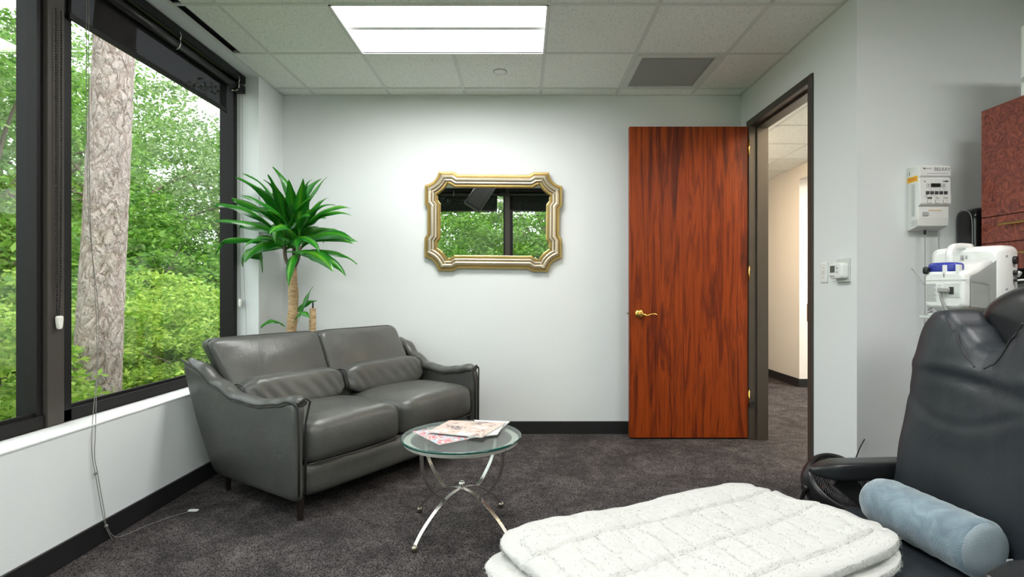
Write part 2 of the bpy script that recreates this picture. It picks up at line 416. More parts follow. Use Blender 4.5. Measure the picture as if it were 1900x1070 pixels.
bx(b_, -2.26, XL, YF-.28, 3.906, H-.004, H+.24)                  # soffit over the window recess
struct('wall_left', b_, wall_m)
b_ = BM(); bx(b_, -2.10, XL+.004, YF, 3.905, SILL, SILL+.006); struct('trim_2', b_, white_trim)
b_ = BM()
DY0, DY1, DH = 3.276, 4.122, 2.438
bx(b_, XR, XR+.12, YA, DY0-.02, 0, H+.24); bx(b_, XR, XR+.12, DY1+.02, YB+.13, 0, H+.24); bx(b_, XR, XR+.12, DY0-.02, DY1+.02, DH+.02, H+.24)
struct('wall_right', b_, wall_m)
b_ = BM(); bx(b_, XR+.12, 7, YA, YA+.12, 0, H+.24); struct('wall_alcove', b_, wall_m)
b_ = BM(); bx(b_, XA, XA+.12, YF-.28, YA, 0, H+.24); struct('wall_alcove_side', b_, wall_m)
b_ = BM()
bx(b_, XL, XA, YF-.28, YF, 0, SILL); bx(b_, 1.9, XA, YF-.28, YF, SILL, H+.24); bx(b_, XL, XA, YF-.28, YF, H-.004, H+.24)
struct('wall_front', b_, wall_m)
# baseboards
def baseb(name, segs):
    b_ = BM()
    for x0, x1, y0, y1 in segs: bx(b_, x0, x1, y0, y1, .0, .1016)
    struct(name, b_, base_m, bevel=.003)
baseb('baseboard_back', [(XL+.012, XR, YB-.012, YB)]); baseb('baseboard_left', [(XL, XL+.012, YF, YB)])
baseb('baseboard_right', [(XR-.012, XR, YA, 3.226), (XR-.012, XR, 4.172, YB)])
baseb('baseboard_alcove', [(XR-.012, XA, YA-.012, YA)])
# hall and the lit room beyond
b_ = BM()
bx(b_, XH, XH+.35, 6.34, 10, 0, HH+.3); bx(b_, XH, XH+.35, YA, 6.34, 2.49, HH+.3)
bx(b_, XR+.1, XH+.35, 9.9, 10, 0, HH+.3); bx(b_, XR+.1, XR+.12, YB+.13, 10, 0, HH+.3)
struct('wall_hall', b_, hall_wall_m)
b_ = BM(); bx(b_, XH+.35, 7, 6.34, 6.5, 0, HH+.3); bx(b_, 6.9, 7, YA, 6.5, 0, HH+.3); struct('wall_room_beyond', b_, wall_m)
b_ = BM(); bx(b_, XR+.12, 7, YA+.12, 10, HH, HH+.03); struct('ceiling_hall', b_, ceil_m)
b_ = BM()
for k in range(1, 12): bx(b_, XR+.12, XH, 2.95+.61*k-.012, 2.95+.61*k+.012, HH-.003, HH)
for x in (2.3, 2.91): bx(b_, x-.012, x+.012, YA+.12, 9.9, HH-.003, HH)
struct('trim_3', b_, grid_m)
baseb('baseboard_hall', [(XH-.012, XH, 6.34, 9.9), (XH-.012, XH+.5, 6.328, 6.34)])
for nm, x0, x1, y0, y1, m, lb in (('hall_light', 2.3, 2.9, 3.05, 3.75, hall_lamp_m, 'warm recessed hall ceiling light past the open door'), ('hall_light', 1.95, 2.24, 5.2, 6.4, hall_lamp_m, 'added unseen warm ceiling light further along the hall'), ('room_light', 4, 5.2, 4.6, 5.8, room_lamp_m, 'recessed ceiling light of the bright room across the hall')):  # the second hall lamp is added out of sight to brighten the hall
    t = thing(nm, lb, 'ceiling light', ((x0+x1)/2, (y0+y1)/2, HH))
    b_ = BM(); bx(b_, x0, x1, y0, y1, HH-.006, HH-.002); obj('diffuser', b_, m, t, True)
    b_ = BM()
    for a in ((x0-.02, x0, y0-.02, y1+.02), (x1, x1+.02, y0-.02, y1+.02), (x0, x1, y0-.02, y0), (x0, x1, y1, y1+.02)): bx(b_, *a, HH-.012, HH)
    obj('frame', b_, white_trim, t, True)

# ---------------------------------------------------------------- door
dr = struct_root('door_1')
b_ = BM()   # steel frame: casing on the wall face, jambs and stops
fw = .05
for y0, y1 in ((DY0-fw, DY0), (DY1, DY1+fw)):
    bx(b_, XR-.012, XR+.132, y0, y1, 0, DH+fw)
bx(b_, XR-.012, XR+.132, DY0, DY1, DH, DH+fw)
for y0, y1 in ((DY0, DY0+.016), (DY1-.016, DY1)): bx(b_, XR+.045, XR+.132, y0, y1, 0, DH)
bx(b_, XR+.045, XR+.132, DY0, DY1, DH-.016, DH)
o = obj('door_frame', b_, doorframe_m, dr, bevel=.002)
b_ = BM(); bx(b_, XR-.014, XR+.02, DY0-.002, DY0+.002, .97, 1.08); obj('strike_plate', b_, brass_m, o)
x0 = .833; x1 = 1.757; y0, y1 = 4.135, 4.180
b_ = BM(); bx(b_, x0, x1, y0, y1, .012, 2.44); leaf = obj('door_leaf', b_, door_m, dr, bevel=.0015)
for z in (2.27, 1.295, .325):
    b_ = BM(); bx(b_, x1+.001, x1+.046, y0-.006, y0-.002, z-.058, z+.058)
    cyl(b_, (x1+.006, y0-.008, z-.058), (x1+.006, y0-.008, z+.058), .006)
    for dz in (-.04, 0, .04): cyl(b_, (x1+.03+.008*(dz == 0), y0-.008, z+dz), (x1+.03+.008*(dz == 0), y0-.004, z+dz), .004, 10, mi=1)
    obj('hinge', b_, [brass_m, nickel_m], dr)
b_ = BM(); cyl(b_, (x1+.02, y0-.03, .285), (x1+.02, y0-.006, .285), .02); cyl(b_, (x1+.005, y0-.02, .262), (x1+.005, y0-.06, .262), .011)
obj('door_stop', b_, black_pl, dr)
b_ = BM(); hx, hz = x0+.075, .98
sweep(b_, [V((hx, y0+.001, hz)), V((hx, y0-.008, hz)), V((hx, y0-.016, hz)), V((hx, y0-.018, hz))], circ(.034, 28), scale=lambda t: [1, 1, .75, .3][int(t*3+.5)])
cyl(b_, (hx, y0-.015, hz), (hx, y0-.055, hz), .012)
tube(b_, bez([(hx-.008, y0-.052, hz+.002), (hx+.02, y0-.056, hz-.004), (hx+.045, y0-.054, hz-.012), (hx+.075, y0-.052, hz-.004), (hx+.105, y0-.05, hz+.0), (hx+.13, y0-.046, hz-.008)], 6), .009, scale=lambda t: 1-.5*t)
obj('lever_handle', b_, brass_m, dr)
b_ = BM(); bx(b_, x0-.016, x0+.002, y0+.012, y0+.03, hz-.008, hz+.010); obj('latch_bolt', b_, nickel_m, dr)

# ---------------------------------------------------------------- windows
def window(name, segs, mull, along, P):
    """segs in running coordinate; P(run, out, z) -> world point; out = 0 at the frame face, positive outdoors"""
    root = struct_root(name)
    def bar(bm, r0, r1, o0, o1, z0, z1):
        ps = [P(a, b2, c) for c in (z0, z1) for b2 in (o0, o1) for a in (r0, r1)]
        xs = [p[0] for p in ps]; ys = [p[1] for p in ps]; bx(bm, min(xs), max(xs), min(ys), max(ys), z0, z1)
    r0, r1 = segs
    b_ = BM()
    bar(b_, r0, r1, 0, .10, SILL+.006, SILL+.062); bar(b_, r0, r1, 0, .10, 2.665, H-.006)
    bar(b_, r0, r0+.05, 0, .10, SILL, H-.006); bar(b_, r1-.05, r1, 0, .10, SILL, H-.006)
    fr = obj('window_frame', b_, frame_m, root, bevel=.002)
    b_ = BM(); bar(b_, r0+.05, r1-.05, .02, .034, SILL+.062, SILL+.078); obj('glazing_bead', b_, frame_m, root)
    for mu in mull:
        b_ = BM(); bar(b_, mu-.042, mu+.042, -.012, .11, SILL+.01, H-.01); obj('mullion', b_, bronze_m, root, bevel=.002)
        b_ = BM(); bar(b_, mu+.042, mu+.094, .0, .10, SILL+.01, H-.01); bar(b_, mu-.072, mu-.042, .01, .10, SILL+.01, H-.01); obj('window_frame', b_, frame_m, root)
    ed = [r0+.05] + [x for mu in mull for x in (mu-.072, mu+.094)] + [r1-.05]
    for a, c in zip(ed[::2], ed[1::2]):
        b_ = BM(); ps = [P(a, .055, SILL+.06), P(c, .055, SILL+.06), P(c, .055, 2.67), P(a, .055, 2.67)]
        b_.faces.new([b_.verts.new(p) for p in ps]); obj('glass_pane', b_, glass_m, root)
    return root
PL = lambda r, o, z: (-2.106-o, r, z)
PB = lambda r, o, z: (r, -.755-o, z)
window('window_1', (YF-.10, 3.905), (2.378, .86), 1, PL)
window('window_2', (-2.1, 1.9), (-.27,), 0, PB)
b_ = BM(); bx(b_, -2.1, 1.9, -.75, YF, SILL, SILL+.006); struct('trim_4', b_, white_trim)

def bl(label, r0, r1, P, brks, chain, drop=0):
    t = thing('roller_blind', label, 'window blind', P((r0+r1)/2, -.03, 2.6), 0, 'roller blinds drawn down a little')
    def bar(bm, a, c, o0, o1, z0, z1, mi=0):
        ps = [P(u, w, 0) for u in (a, c) for w in (o0, o1)]; xs = [p[0] for p in ps]; ys = [p[1] for p in ps]
        bx(bm, min(xs), max(xs), min(ys), max(ys), z0, z1, mi)
    b_ = BM(); bar(b_, r0, r1, -.066, -.002, 2.682, 2.732); bar(b_, r0, r1, -.060, -.056, 2.672, 2.684); obj('head_rail', b_, black_m, t, True, bevel=.002)
    b_ = BM(); bar(b_, r0+.02, r1-.02, -.012, -.002, 2.662, 2.69); obj('back_plate', b_, gap_m, t, True)
    b_ = BM(); tube(b_, [V(P(r0+.01, -.036, 2.632)), V(P(r1-.11, -.036, 2.632))], .026, 20); obj('roller_tube', b_, black_pl, t, True)
    b_ = BM(); bar(b_, r1-.11, r1-.005, -.068, -.006, 2.604, 2.658); bar(b_, r1-.05, r1-.02, -.05, -.01, 2.655, 2.69); obj('end_housing', b_, black_m, t, True, bevel=.003)
    b_ = BM(); bar(b_, r0+.015, r1-.15, .009-.018, .0095-.018, 2.432-drop, 2.63); fb = obj('blind_fabric', b_, shade_m, t, True)
    b_ = BM(); bar(b_, r0+.012, r1-.148, -.018, -.003, 2.418-drop, 2.446-drop); obj('bottom_bar', b_, black_m, t, True, bevel=.002)
    for q in brks:
        b_ = BM(); tube(b_, bez([P(q, -.010, 2.700), P(q, -.062, 2.70), P(q, -.074, 2.675), P(q, -.069, 2.655), P(q, -.070, 2.625), P(q, -.052, 2.598), P(q, -.02, 2.598)], 5), .0035, 6)
        obj('bracket_clip', b_, chrome2, t, True)
    if chain is not None:
        b_ = BM()
        for dr_ in (-.013, .015):
            for k in range(118):
                z = 2.42-k*.0118; g = bmesh.ops.create_icosphere(b_, subdivisions=1, radius=.0046, matrix=M.Translation(V(P(chain+dr_*(1 if k < 100 else 1-(k-100)/24), -.022, z))))
            tube(b_, [V(P(chain+dr_, -.022, 2.42)), V(P(chain+dr_*.4, -.022, 1.03))], .0011, 5)
        obj('bead_chain', b_, black_pl, t, True)
        b_ = BM(); softbox(b_, P(chain, -.026, 1.02), (.010, .012, .030), 5, 6, deform=lambda q: V(P(chain, -.026, 1.02))+V((q.x*.008, q.y*(.014+.004*q.z), q.z*.030))); obj('chain_weight', b_, paint_rough_m, t, True)
    return t
bl('black roller blind on the window pane between mullion and back corner', 2.43, 3.90, PL, (3.15, 3.80), None)
bl('black roller blind left of the beaded chain, mostly out of frame', .92, 2.40, PL, (1.6,), 2.378)
bl('black roller blind seen left of the mullion in the gilt mirror', -2.05, -.30, lambda r, o, z: PB(r, o, z), (-1.2,), None, .08)
bl('black roller blind seen right of the mullion in the gilt mirror', -.24, 1.88, lambda r, o, z: PB(r, o, z), (.6,), None, .08)
# hanging cords
b_ = BM()
px = -2.06
tube(b_, bez([(px, 2.50, 2.60), (px, 2.51, 1.6), (px+.02, 2.55, 1.0), (-1.95, 2.40, .56), (-1.938, 2.385, .42), (-1.936, 2.40, .33), (-1.932, 2.43, .16), (-1.928, 2.45, .07), (-1.915, 2.47, .006)], 8), .0016, 5)
tube(b_, bez([(px, 2.515, 2.60), (px, 2.52, 1.6), (px+.025, 2.53, 1.0), (-1.947, 2.415, .56), (-1.936, 2.395, .42), (-1.934, 2.41, .33), (-1.930, 2.44, .16), (-1.926, 2.455, .07), (-1.905, 2.49, .006), (-1.86, 2.6, .004), (-1.80, 2.72, .004), (-1.75, 2.78, .004)], 8), .0016, 5)
ball(b_, (-1.936, 2.40, .335), .007); ball(b_, (-1.928, 2.452, .075), .008)
t = tag(obj('blind_cord', b_, cord_m), 'thin looped cord hanging down from the window over the sill to the carpet', 'cord')
b_ = BM(); softbox(b_, (-1.735, 2.79, .006), (.026, .012, .004), 5, 6); obj('cord_tassel', b_, plastic_w, t)
b_ = BM()
tube(b_, bez([(-2.055, 3.885, 2.60), (-2.055, 3.885, 2.0), (-2.045, 3.885, 1.3), (-2.03, 3.89, .9), (-2.035, 3.885, .60)], 8), .0012, 5)
tube(b_, bez([(-2.075, 3.885, 2.60), (-2.075, 3.885, 1.6), (-2.07, 3.885, 1.09)], 8), .0012, 5)
t = tag(obj('blind_cord', b_, cord_m), 'thin pair of cords in the window corner beside the potted plant', 'cord')
b_ = BM(); softbox(b_, (-2.07, 3.88, 1.07), (.012, .010, .030), 4, 6); obj('cord_pull', b_, paint_rough_m, t)

# ---------------------------------------------------------------- ceiling fittings
def troffer(y0, y1, label, x0=-1.075, x1=.144):
    t = thing('ceiling_light', label, 'ceiling light', ((x0+x1)/2, (y0+y1)/2, H), 0, 'recessed lights in the tiled ceiling')
    b_ = BM()
    for a in ((x0, x0+.012, y0, y1), (x1-.012, x1, y0, y1), (x0, x1, y0, y0+.012), (x0, x1, y1-.012, y1)): bx(b_, *a, H-.006, H+.10)
    bx(b_, x0, x1, y0, y1, H+.10, H+.11); obj('housing', b_, white_trim, t, True)
    ym = (y0+y1)/2
    for k, (a, c) in enumerate(((y0+.03, ym-.02), (ym+.02, y1-.03))):
        b_ = BM(); n = 10
        rows = []
        for i in range(n+1):
            s = i/n; yy = lerp(a, c, s); zz = H+.025+.06*sin(pi*s)
            rows.append([b_.verts.new((x0+.03, yy, zz)), b_.verts.new((x1-.03, yy, zz))])
        for r1_, r2_ in zip(rows, rows[1:]):
            f = b_.faces.new([r1_[0], r1_[1], r2_[1], r2_[0]]); f.smooth = True
        obj('diffuser', b_, lamp_m, t, True)
    b_ = BM(); bx(b_, x0+.012, x1-.012, ym-.02, ym+.02, H+.015, H+.03); obj('centre_rib', b_, white_trim, t, True)
troffer(2.926, 3.535, 'lit white recessed light in the ceiling in front of the mirror')
troffer(.488, 1.097, 'added unseen recessed light in the ceiling above the camera')  # extra lamp added out of view to light the room
troffer(.488, 1.097, 'added unseen recessed light brightening the alcove beside the treatment chair', 1.363, 2.5822)  # unseen lamp added to brighten the alcove wall
# return-air grille
x0, x1, y0, y1 = .754, 1.363, 3.535, 4.146
t = thing('ceiling_vent', 'square grey slatted air return in ceiling above the open door', 'vent', ((x0+x1)/2, (y0+y1)/2, H))
b_ = BM()
for a in ((x0+.012, x0+.055, y0+.012, y1-.012), (x1-.055, x1-.012, y0+.012, y1-.012), (x0+.055, x1-.055, y0+.012, y0+.05), (x0+.055, x1-.055, y1-.05, y1-.012)): bx(b_, *a, H-.009, H+.004)
obj('vent_frame', b_, grid_m, t, True, bevel=.002)
b_ = BM(); bx(b_, x0, x1, y0, y1, H+.05, H+.055); obj('duct_liner', b_, gap_m, t, True)
b_ = BM()
for k in range(22):
    yy = y0+.058+k*(y1-y0-.116)/21
    mt = M.Translation((0, yy, H+.004)) @ M.Rotation(R(-32), 4, 'X'); bx(b_, x0+.052, x1-.052, -.012, .012, -.0008, .0008, mat=mt)
obj('louvers', b_, louver_m, t, True)
b_ = BM()
for x in (x0+.12, x1-.12): cyl(b_, (x, y1-.03, H-.012), (x, y1-.03, H-.008), .005, 10)
obj('screws', b_, nickel_m, t, True)
# slot diffuser
b_ = BM(); bx(b_, -1.934, -1.877, YF, 3.535, H+.03, H+.035); t = tag(obj('slot_diffuser', b_, gap_m), 'long black air slot in the ceiling running along the window', 'vent')
b_ = BM()
for a in ((-1.934, -1.931), (-1.880, -1.877)): bx(b_, a[0], a[1], YF, 3.535, H-.002, H+.03)
obj('slot_rim', b_, black_m, t)
t = thing('sprinkler_cover', 'small round white sprinkler cover plate on ceiling tile', 'sprinkler', (-.164, 3.83, H))
b_ = BM(); lathe(b_, [(.0, -.006), (.040, -.006), (.046, -.003), (.046, .001)][::1], (0, 0, 0)); obj('cover_plate', b_, plastic_w, t)
b_ = BM(); lathe(b_, [(.047, -.0035), (.050, -.0035), (.050, .0005), (.047, .0005)]); obj('escutcheon', b_, grey_pl, t)

# ---------------------------------------------------------------- mirror
K = .000976
def arc(c, a0, a1, r, n=8): return [(c[0]+r*cos(R(lerp(a0, a1, i/n))), c[1]+r*sin(R(lerp(a0, a1, i/n)))) for i in range(n+1)]
def concave(p, q, cx, cy, n=8):
    a0 = atan2(p[1]-cy, p[0]-cx); a1 = atan2(q[1]-cy, q[0]-cx); d = (a1-a0+pi) % (2*pi)-pi
    r0 = math.hypot(p[0]-cx, p[1]-cy); r1_ = math.hypot(q[0]-cx, q[1]-cy)
    return [(cx+lerp(r0, r1_, i/n)*cos(a0+d*i/n), cy+lerp(r0, r1_, i/n)*sin(a0+d*i/n)) for i in range(n+1)]
hw, hh, ar = 568, 410, 112
q1 = [(-hw+ar+130+35, hh-22), (hw-ar-130-35, hh-22), (hw-ar-130, hh)]        # top run
qt = concave((hw-ar, hh), (hw, hh-ar), hw+12, hh+12)
q2 = [(hw, hh-ar-160), (hw-22, hh-ar-190), (hw-22, -hh+ar+190), (hw, -hh+ar+160)]
qb = concave((hw, -hh+ar), (hw-ar, -hh), hw+12, -hh-12)
q3 = [(hw-ar-130, -hh), (hw-ar-165, -hh+22), (-hw+ar+165, -hh+22), (-hw+ar+130, -hh)]
qc = concave((-hw+ar, -hh), (-hw, -hh+ar), -hw-12, -hh-12)
q4 = [(-hw, -hh+ar+160), (-hw+22, -hh+ar+190), (-hw+22, hh-ar-190), (-hw, hh-ar-160)]
qd = concave((-hw, hh-ar), (-hw+ar, hh), -hw-12, hh+12)
outl = q1+qt+q2+qb+q3+qc+q4+qd+[(-hw+ar+130, hh)]
outl = [(x*K, y*K) for x, y in outl]
def inset(pts, d):
    n = len(pts); out = []
    for i in range(n):
        a, b2, c = V(pts[i-1]), V(pts[i]), V(pts[(i+1) % n])
        e1 = (b2-a).normalized(); e2 = (c-b2).normalized()
        n1 = V((e1.y, -e1.x)); n2 = V((e2.y, -e2.x))          # clockwise outline: inward is to the right
        mm_ = (n1+n2); k = mm_.length
        mm_ = mm_/k if k > 1e-6 else n1
        out.append(b2+mm_*(d/max(.55, mm_.dot(n1))))
    return out
mx_, mz_ = (915.5-970)/229.7, 1.168+(537-411.5)/229.7
t = thing('wall_mirror', 'gilt framed mirror with scooped corners hanging on the white back wall', 'mirror', (mx_, YB-.012, mz_), rot=(R(1.1), R(.5), 0))
prof = [(0, .004, 0), (.001, .024, 0), (.006, .031, 0), (.016, .032, 0), (.022, .026, 2), (.026, .026, 1), (.034, .040, 1), (.046, .046, 1), (.056, .043, 2), (.060, .037, 2), (.064, .037, 1), (.072, .040, 1), (.080, .034, 2), (.083, .028, 2), (.086, .028, 0), (.097, .028, 0), (.104, .019, 0), (.108, .010, 0)]
b_ = BM(); rings = []
for d, h_, _ in prof: rings.append([b_.verts.new((p[0], -h_, p[1])) for p in inset(outl, d)])
rings.insert(0, [b_.verts.new((p[0], 0, p[1])) for p in outl])
mi_ = [0]+[p[2] for p in prof]
for k, (A, B) in enumerate(zip(rings, rings[1:])):
    for j in range(len(A)):
        f = b_.faces.new([A[j], A[(j+1) % len(A)], B[(j+1) % len(A)], B[j]]); f.material_index = mi_[k]
bmesh.ops.recalc_face_normals(b_, faces=b_.faces)
obj('mirror_frame', b_, [gold_m, silver_m, dgold_m], t)
b_ = BM(); b_.faces.new([b_.verts.new((p[0], -.011, p[1])) for p in inset(outl, .104)]); obj('mirror_glass', b_, mirror_m, t)
b_ = BM(); b_.faces.new([b_.verts.new((p[0], -.003, p[1])) for p in inset(outl, .004)]); obj('backing_board', b_, leg_m, t)

# television hanging from the ceiling (seen in the mirror)
t = thing('television', 'flat television tilted on its ceiling mount, seen in the mirror', 'television', (-.60, .95, H))
b_ = BM(); cyl(b_, (-.60, .95, H-.001), (-.60, .95, H-.02), .06); cyl(b_, (-.60, .95, H-.01), (-.60, .95, H-.22), .018); obj('ceiling_mount', b_, black_m, t, True)
tm = M.Translation((-.60, .95, 2.40)) @ M.Rotation(R(32), 4, 'Y') @ M.Rotation(R(18), 4, 'X')
b_ = BM(); bx(b_, -.125, .125, -.02, .03, -.25, .25, mat=tm); obj('casing', b_, black_pl, t, True, bevel=.006)
b_ = BM(); bx(b_, -.095, .095, .0302, .032, -.22, .22, mat=tm); obj('screen', b_, simple('screen_glass', (.02, .02, .02), .03, spec=1), t, True)

# ---------------------------------------------------------------- sofa
sang = atan2(.835, .55)
sofa = thing('sofa', 'dark grey leather two-seat sofa with swept arms under the window', 'sofa', (-1.118, 2.620, 0), sang)
L, D = 1.455, .84
armtop = [(0, .604), (.06, .612), (.14, .590), (.30, .572), (.48, .590), (.62, .655), (.74, .745), (.84, .790)]
FL = [.165]
def flare(y, z): return FL[0]*(y/.84)**1.1*max(0, (z-.12)/.67)
def arm(side):
    sx = 1 if side < 0 else -1; ox = 0 if side < 0 else L
    def df(q):
        y = .0+D*(q.y+1)/2; zt = interp(armtop, y); z = lerp(.100, zt, (q.z+1)/2)
        th = .022+.010*(q.z+1)/2
        x = .030 + q.x*th - flare(y, z) + .012*sin(pi*(q.z+1)/2)*(-1)
        return V((ox+sx*x, y, z))
    b_ = BM(); softbox(b_, None, None, 14, (4, 30, 16), df); o = obj('arm', b_, leather_m, sofa)
    # padded top roll following the sweep
    pts = []
    for i in range(34):
        y = .006+(D-.03)*i/33; z = interp(armtop, y)
        x = .040-flare(y, z); pts.append(V((ox+sx*x, y, z-.008)))
    b_ = BM(); sweep(b_, pts, [(a*.047, c*.030) for a, c in [(cos(2*pi*k/14), sin(2*pi*k/14)) for k in range(14)]], up=(0, 0, 1), scale=lambda s: min(1, .55+s*8, .4+(1-s)*6) * (1+.03*sin(s*60)))
    obj('arm_pad', b_, leather_m, o)
    b_ = BM(); ed = [p+V((-sx*.044, 0, .004)) for p in pts]
    ed = [V((ox+sx*.010, -.003, .14)), V((ox+sx*.010, -.004, .40))]+[V((ox+sx*.004, -.002, .58))]+ed
    tube(b_, ed, .0055, 6); obj('piping', b_, pipe_m, o)
    b_ = BM(); tube(b_, [V((ox+sx*.046, -.003, .14)), V((ox+sx*.048, -.003, .5)), V((ox+sx*.078, .004, .600)), V((ox+sx*.04, -.008, .626)), V((ox+sx*.006, -.004, .600))], .0055, 6); obj('piping', b_, pipe_m, o)
    return o
arm(-1); FL[0] = .05; arm(1)
b_ = BM(); softbox(b_, (L/2, .40, .19), (L/2-.045, .385, .085), 14, (24, 12, 6)); obj('seat_rail', b_, leather_m, sofa)
def backshell(q):
    z = lerp(.13, .80, (q.z+1)/2); w = L/2-.02+.05*(z/.8); return V((L/2+q.x*w, .765+q.y*.055+.02*(z-.13), z))
b_ = BM(); softbox(b_, None, None, 10, (24, 4, 10), backshell); obj('back_shell', b_, leather_m, sofa)
def seatc(x0, x1, sd):
    def df(q):
        u = q.x; w = q.y; x = lerp(x0, x1, (u+1)/2); y = lerp(.0, .62, (w+1)/2)
        top = .472+.040*(1-u**4)*(1-max(0, w)**2)*1.0 - .03*max(0, -w-.55)**1.5
        z = lerp(.272, top, (q.z+1)/2)
        y -= .022*(1-u**6)*max(0, -w)*(1-((q.z+.1))**2)
        z += .005*fn((x*3, y*4, 0), 2, sd)*(q.z > 0)
        z -= .006*max(0, abs(u)-.8)*5*(.5+.5*sin(y*70+sd))*(q.z > 0)*.7
        return V((x, y, z))
    b_ = BM(); softbox(b_, None, None, 9, (24, 24, 8), df); return obj('seat_cushion', b_, leather_m, sofa)
for i, (a, c) in enumerate(((.052, .714), (.716, L-.052))):
    o = seatc(a, c, i*5+1)
    b_ = BM(); tube(b_, bez([(a+.01, -.002, .285), ((a+c)/2, -.022, .282), (c-.01, -.002, .285)], 10), .004, 6); obj('piping', b_, pipe_m, o)
def backc(x0, x1, sd, lean):
    def place(u, d, w):
        # u across, d front/back, w up
        z = .44+.45*(w+1)/2
        spread = .05*(w+1)/2
        x = lerp(x0, x1, (u+1)/2) + (-.125*(w+1)/2*abs(u)**1.5 if (lean < 0 and u < 0) else 0) + (-.055*(w+1)/2*u if (lean > 0 and u > 0) else 0) - .02*(w+1)/2*(1 if u*lean < 0 else 0)
        bul = (1-abs(u)**2.6)*(1-abs(w)**2.6)
        y = .60+.17*((w+1)/2)**1.2 + d*(.055+.045*bul)
        return x, y, z
    def df(q):
        x, y, z = place(q.x, q.y, q.z)
        wr = .006*sin(q.x*22+3*q.z+sd)*max(0, -q.z-.1)+.006*fn((x*3, z*5, 0), 2, sd)
        return V((x, y+wr*(q.y < 0), z - .012*(1-abs(q.x))**.5*0))
    b_ = BM(); softbox(b_, None, None, 13, (24, 8, 22), df); o = obj('back_cushion', b_, leather_m, sofa)
    b_ = BM(); pts = []
    for i in range(64):
        a = 2*pi*i/64; p = [cos(a), sin(a)]; s = (abs(p[0])**14+abs(p[1])**14)**(1/14); u, w = p[0]/s, p[1]/s
        x, y, z = place(u, 0, w); k = 1.004
        cx, cz = (x0+x1)/2, .665
        pts.append(V((cx+(x-cx)*1.0, y-.022, cz+(z-cz)*1.0)))
    tube(b_, pts, .006, 6, closed=True); obj('piping', b_, pipe_m, o)
    return o
backc(.045, .655, 2, -1); backc(.657, L-.075, 5, 1)
def lumb(x0, x1, sd):
    def df(q):
        x = lerp(x0, x1, (q.x+1)/2); e = 1-.18*max(0, abs(q.x)-.75)*4
        z = .575+q.z*.098*e+.0; y = .515+q.y*.075*e+.05*(q.z+1)/2
        w = .0045*sin(x*75+5*q.z+sd+2*sin(x*9))*(1-abs(q.z))*(.4+.6*abs(sin(x*6+sd)))
        return V((x, y+w*(q.y < 0), z))
    b_ = BM(); softbox(b_, None, None, 4.5, (60, 12, 14), df); o = obj('lumbar_cushion', b_, leather_m, sofa)
    b_ = BM()
    for qx in (-.985, .985):
        pts = []
        for k in range(28):
            a = 2*pi*k/28; q = V((qx, cos(a), sin(a))); e_ = (abs(q.y)**4.5+abs(q.z)**4.5)**(1/4.5); q.y *= .80/e_; q.z *= .80/e_
            pts.append(df(q))
        tube(b_, pts, .0032, 6, closed=True)
    obj('piping', b_, pipe_m, o)
lumb(.01, .680, 1); lumb(.692, L-.055, 4)
for x, y in ((.05, .05), (L-.05, .05), (.06, D-.08), (L-.06, D-.08)):
    b_ = BM(); sweep(b_, [V((x, y, .115)), V((x, y-.006, 0))], rect(.034, .030), up=(0, 1, 0), scale=lambda s: 1-.35*s, smooth=False); obj('leg', b_, leg_m, sofa, bevel=.003)

# ---------------------------------------------------------------- dracaena in the corner
PX, PY = -1.672, 3.84
t = thing('potted_dracaena', 'tall green corn plant on a bare cane behind the sofa', 'plant', (PX, PY, 0))
b_ = BM(); lathe(b_, [(.10, 0), (.125, .02), (.145, .26), (.155, .27), (.155, .29), (.140, .29), (.135, .25), (.0001, .245)], (PX, PY, 0)); obj('pot', b_, simple('dark_pot', (.05, .045, .04), .4), t, True)
b_ = BM(); pts = [V((PX+.010*sin(k*.5), PY, .24+k*.0545)) for k in range(21)]
sweep(b_, pts, circ(.035, 16), scale=lambda s: 1+.05*sin(s*40)+.04*(s > .96)-.05*s); obj('cane', b_, cane_m, t, True)
b_ = BM(); pts = [V((PX+.13+.012*k/8, PY+.02, .24+k*.099)) for k in range(9)]
sweep(b_, pts, circ(.023, 14), scale=lambda s: 1+.06*sin(s*30)); tube(b_, [V((PX+.142, PY+.02, 1.03)), V((PX+.143, PY+.02, 1.075))], .006, 8, mi=1); obj('short_cane', b_, [cane_m, leg_m], t, True)
top = V((PX+.0, PY, 1.33))
b_ = BM(); heads = [V((PX-.045, PY-.02, 1.50)), V((PX+.01, PY+.01, 1.52)), V((PX+.055, PY-.01, 1.48))]
for h_ in heads: tube(b_, bez([top+V((h_.x-PX, h_.y-PY, 0))*.35, top+V(((h_.x-PX)*.9, (h_.y-PY)*.9, .07)), h_], 5), .013, 8)
obj('stems', b_, branch_m, t, True)
b_ = BM(); uvl = b_.loops.layers.uv.new('UVMap')
def clampp(p):
    lim = -2.03 if p.y < 3.87 else XL+.02
    if p.x < lim: p.x = lim + (random.random()*.01)
    if p.y > YB-.03: p.y = YB-.03
    if 3.87 <= p.y and p.x < XL+.02: p.x = XL+.02
    return p
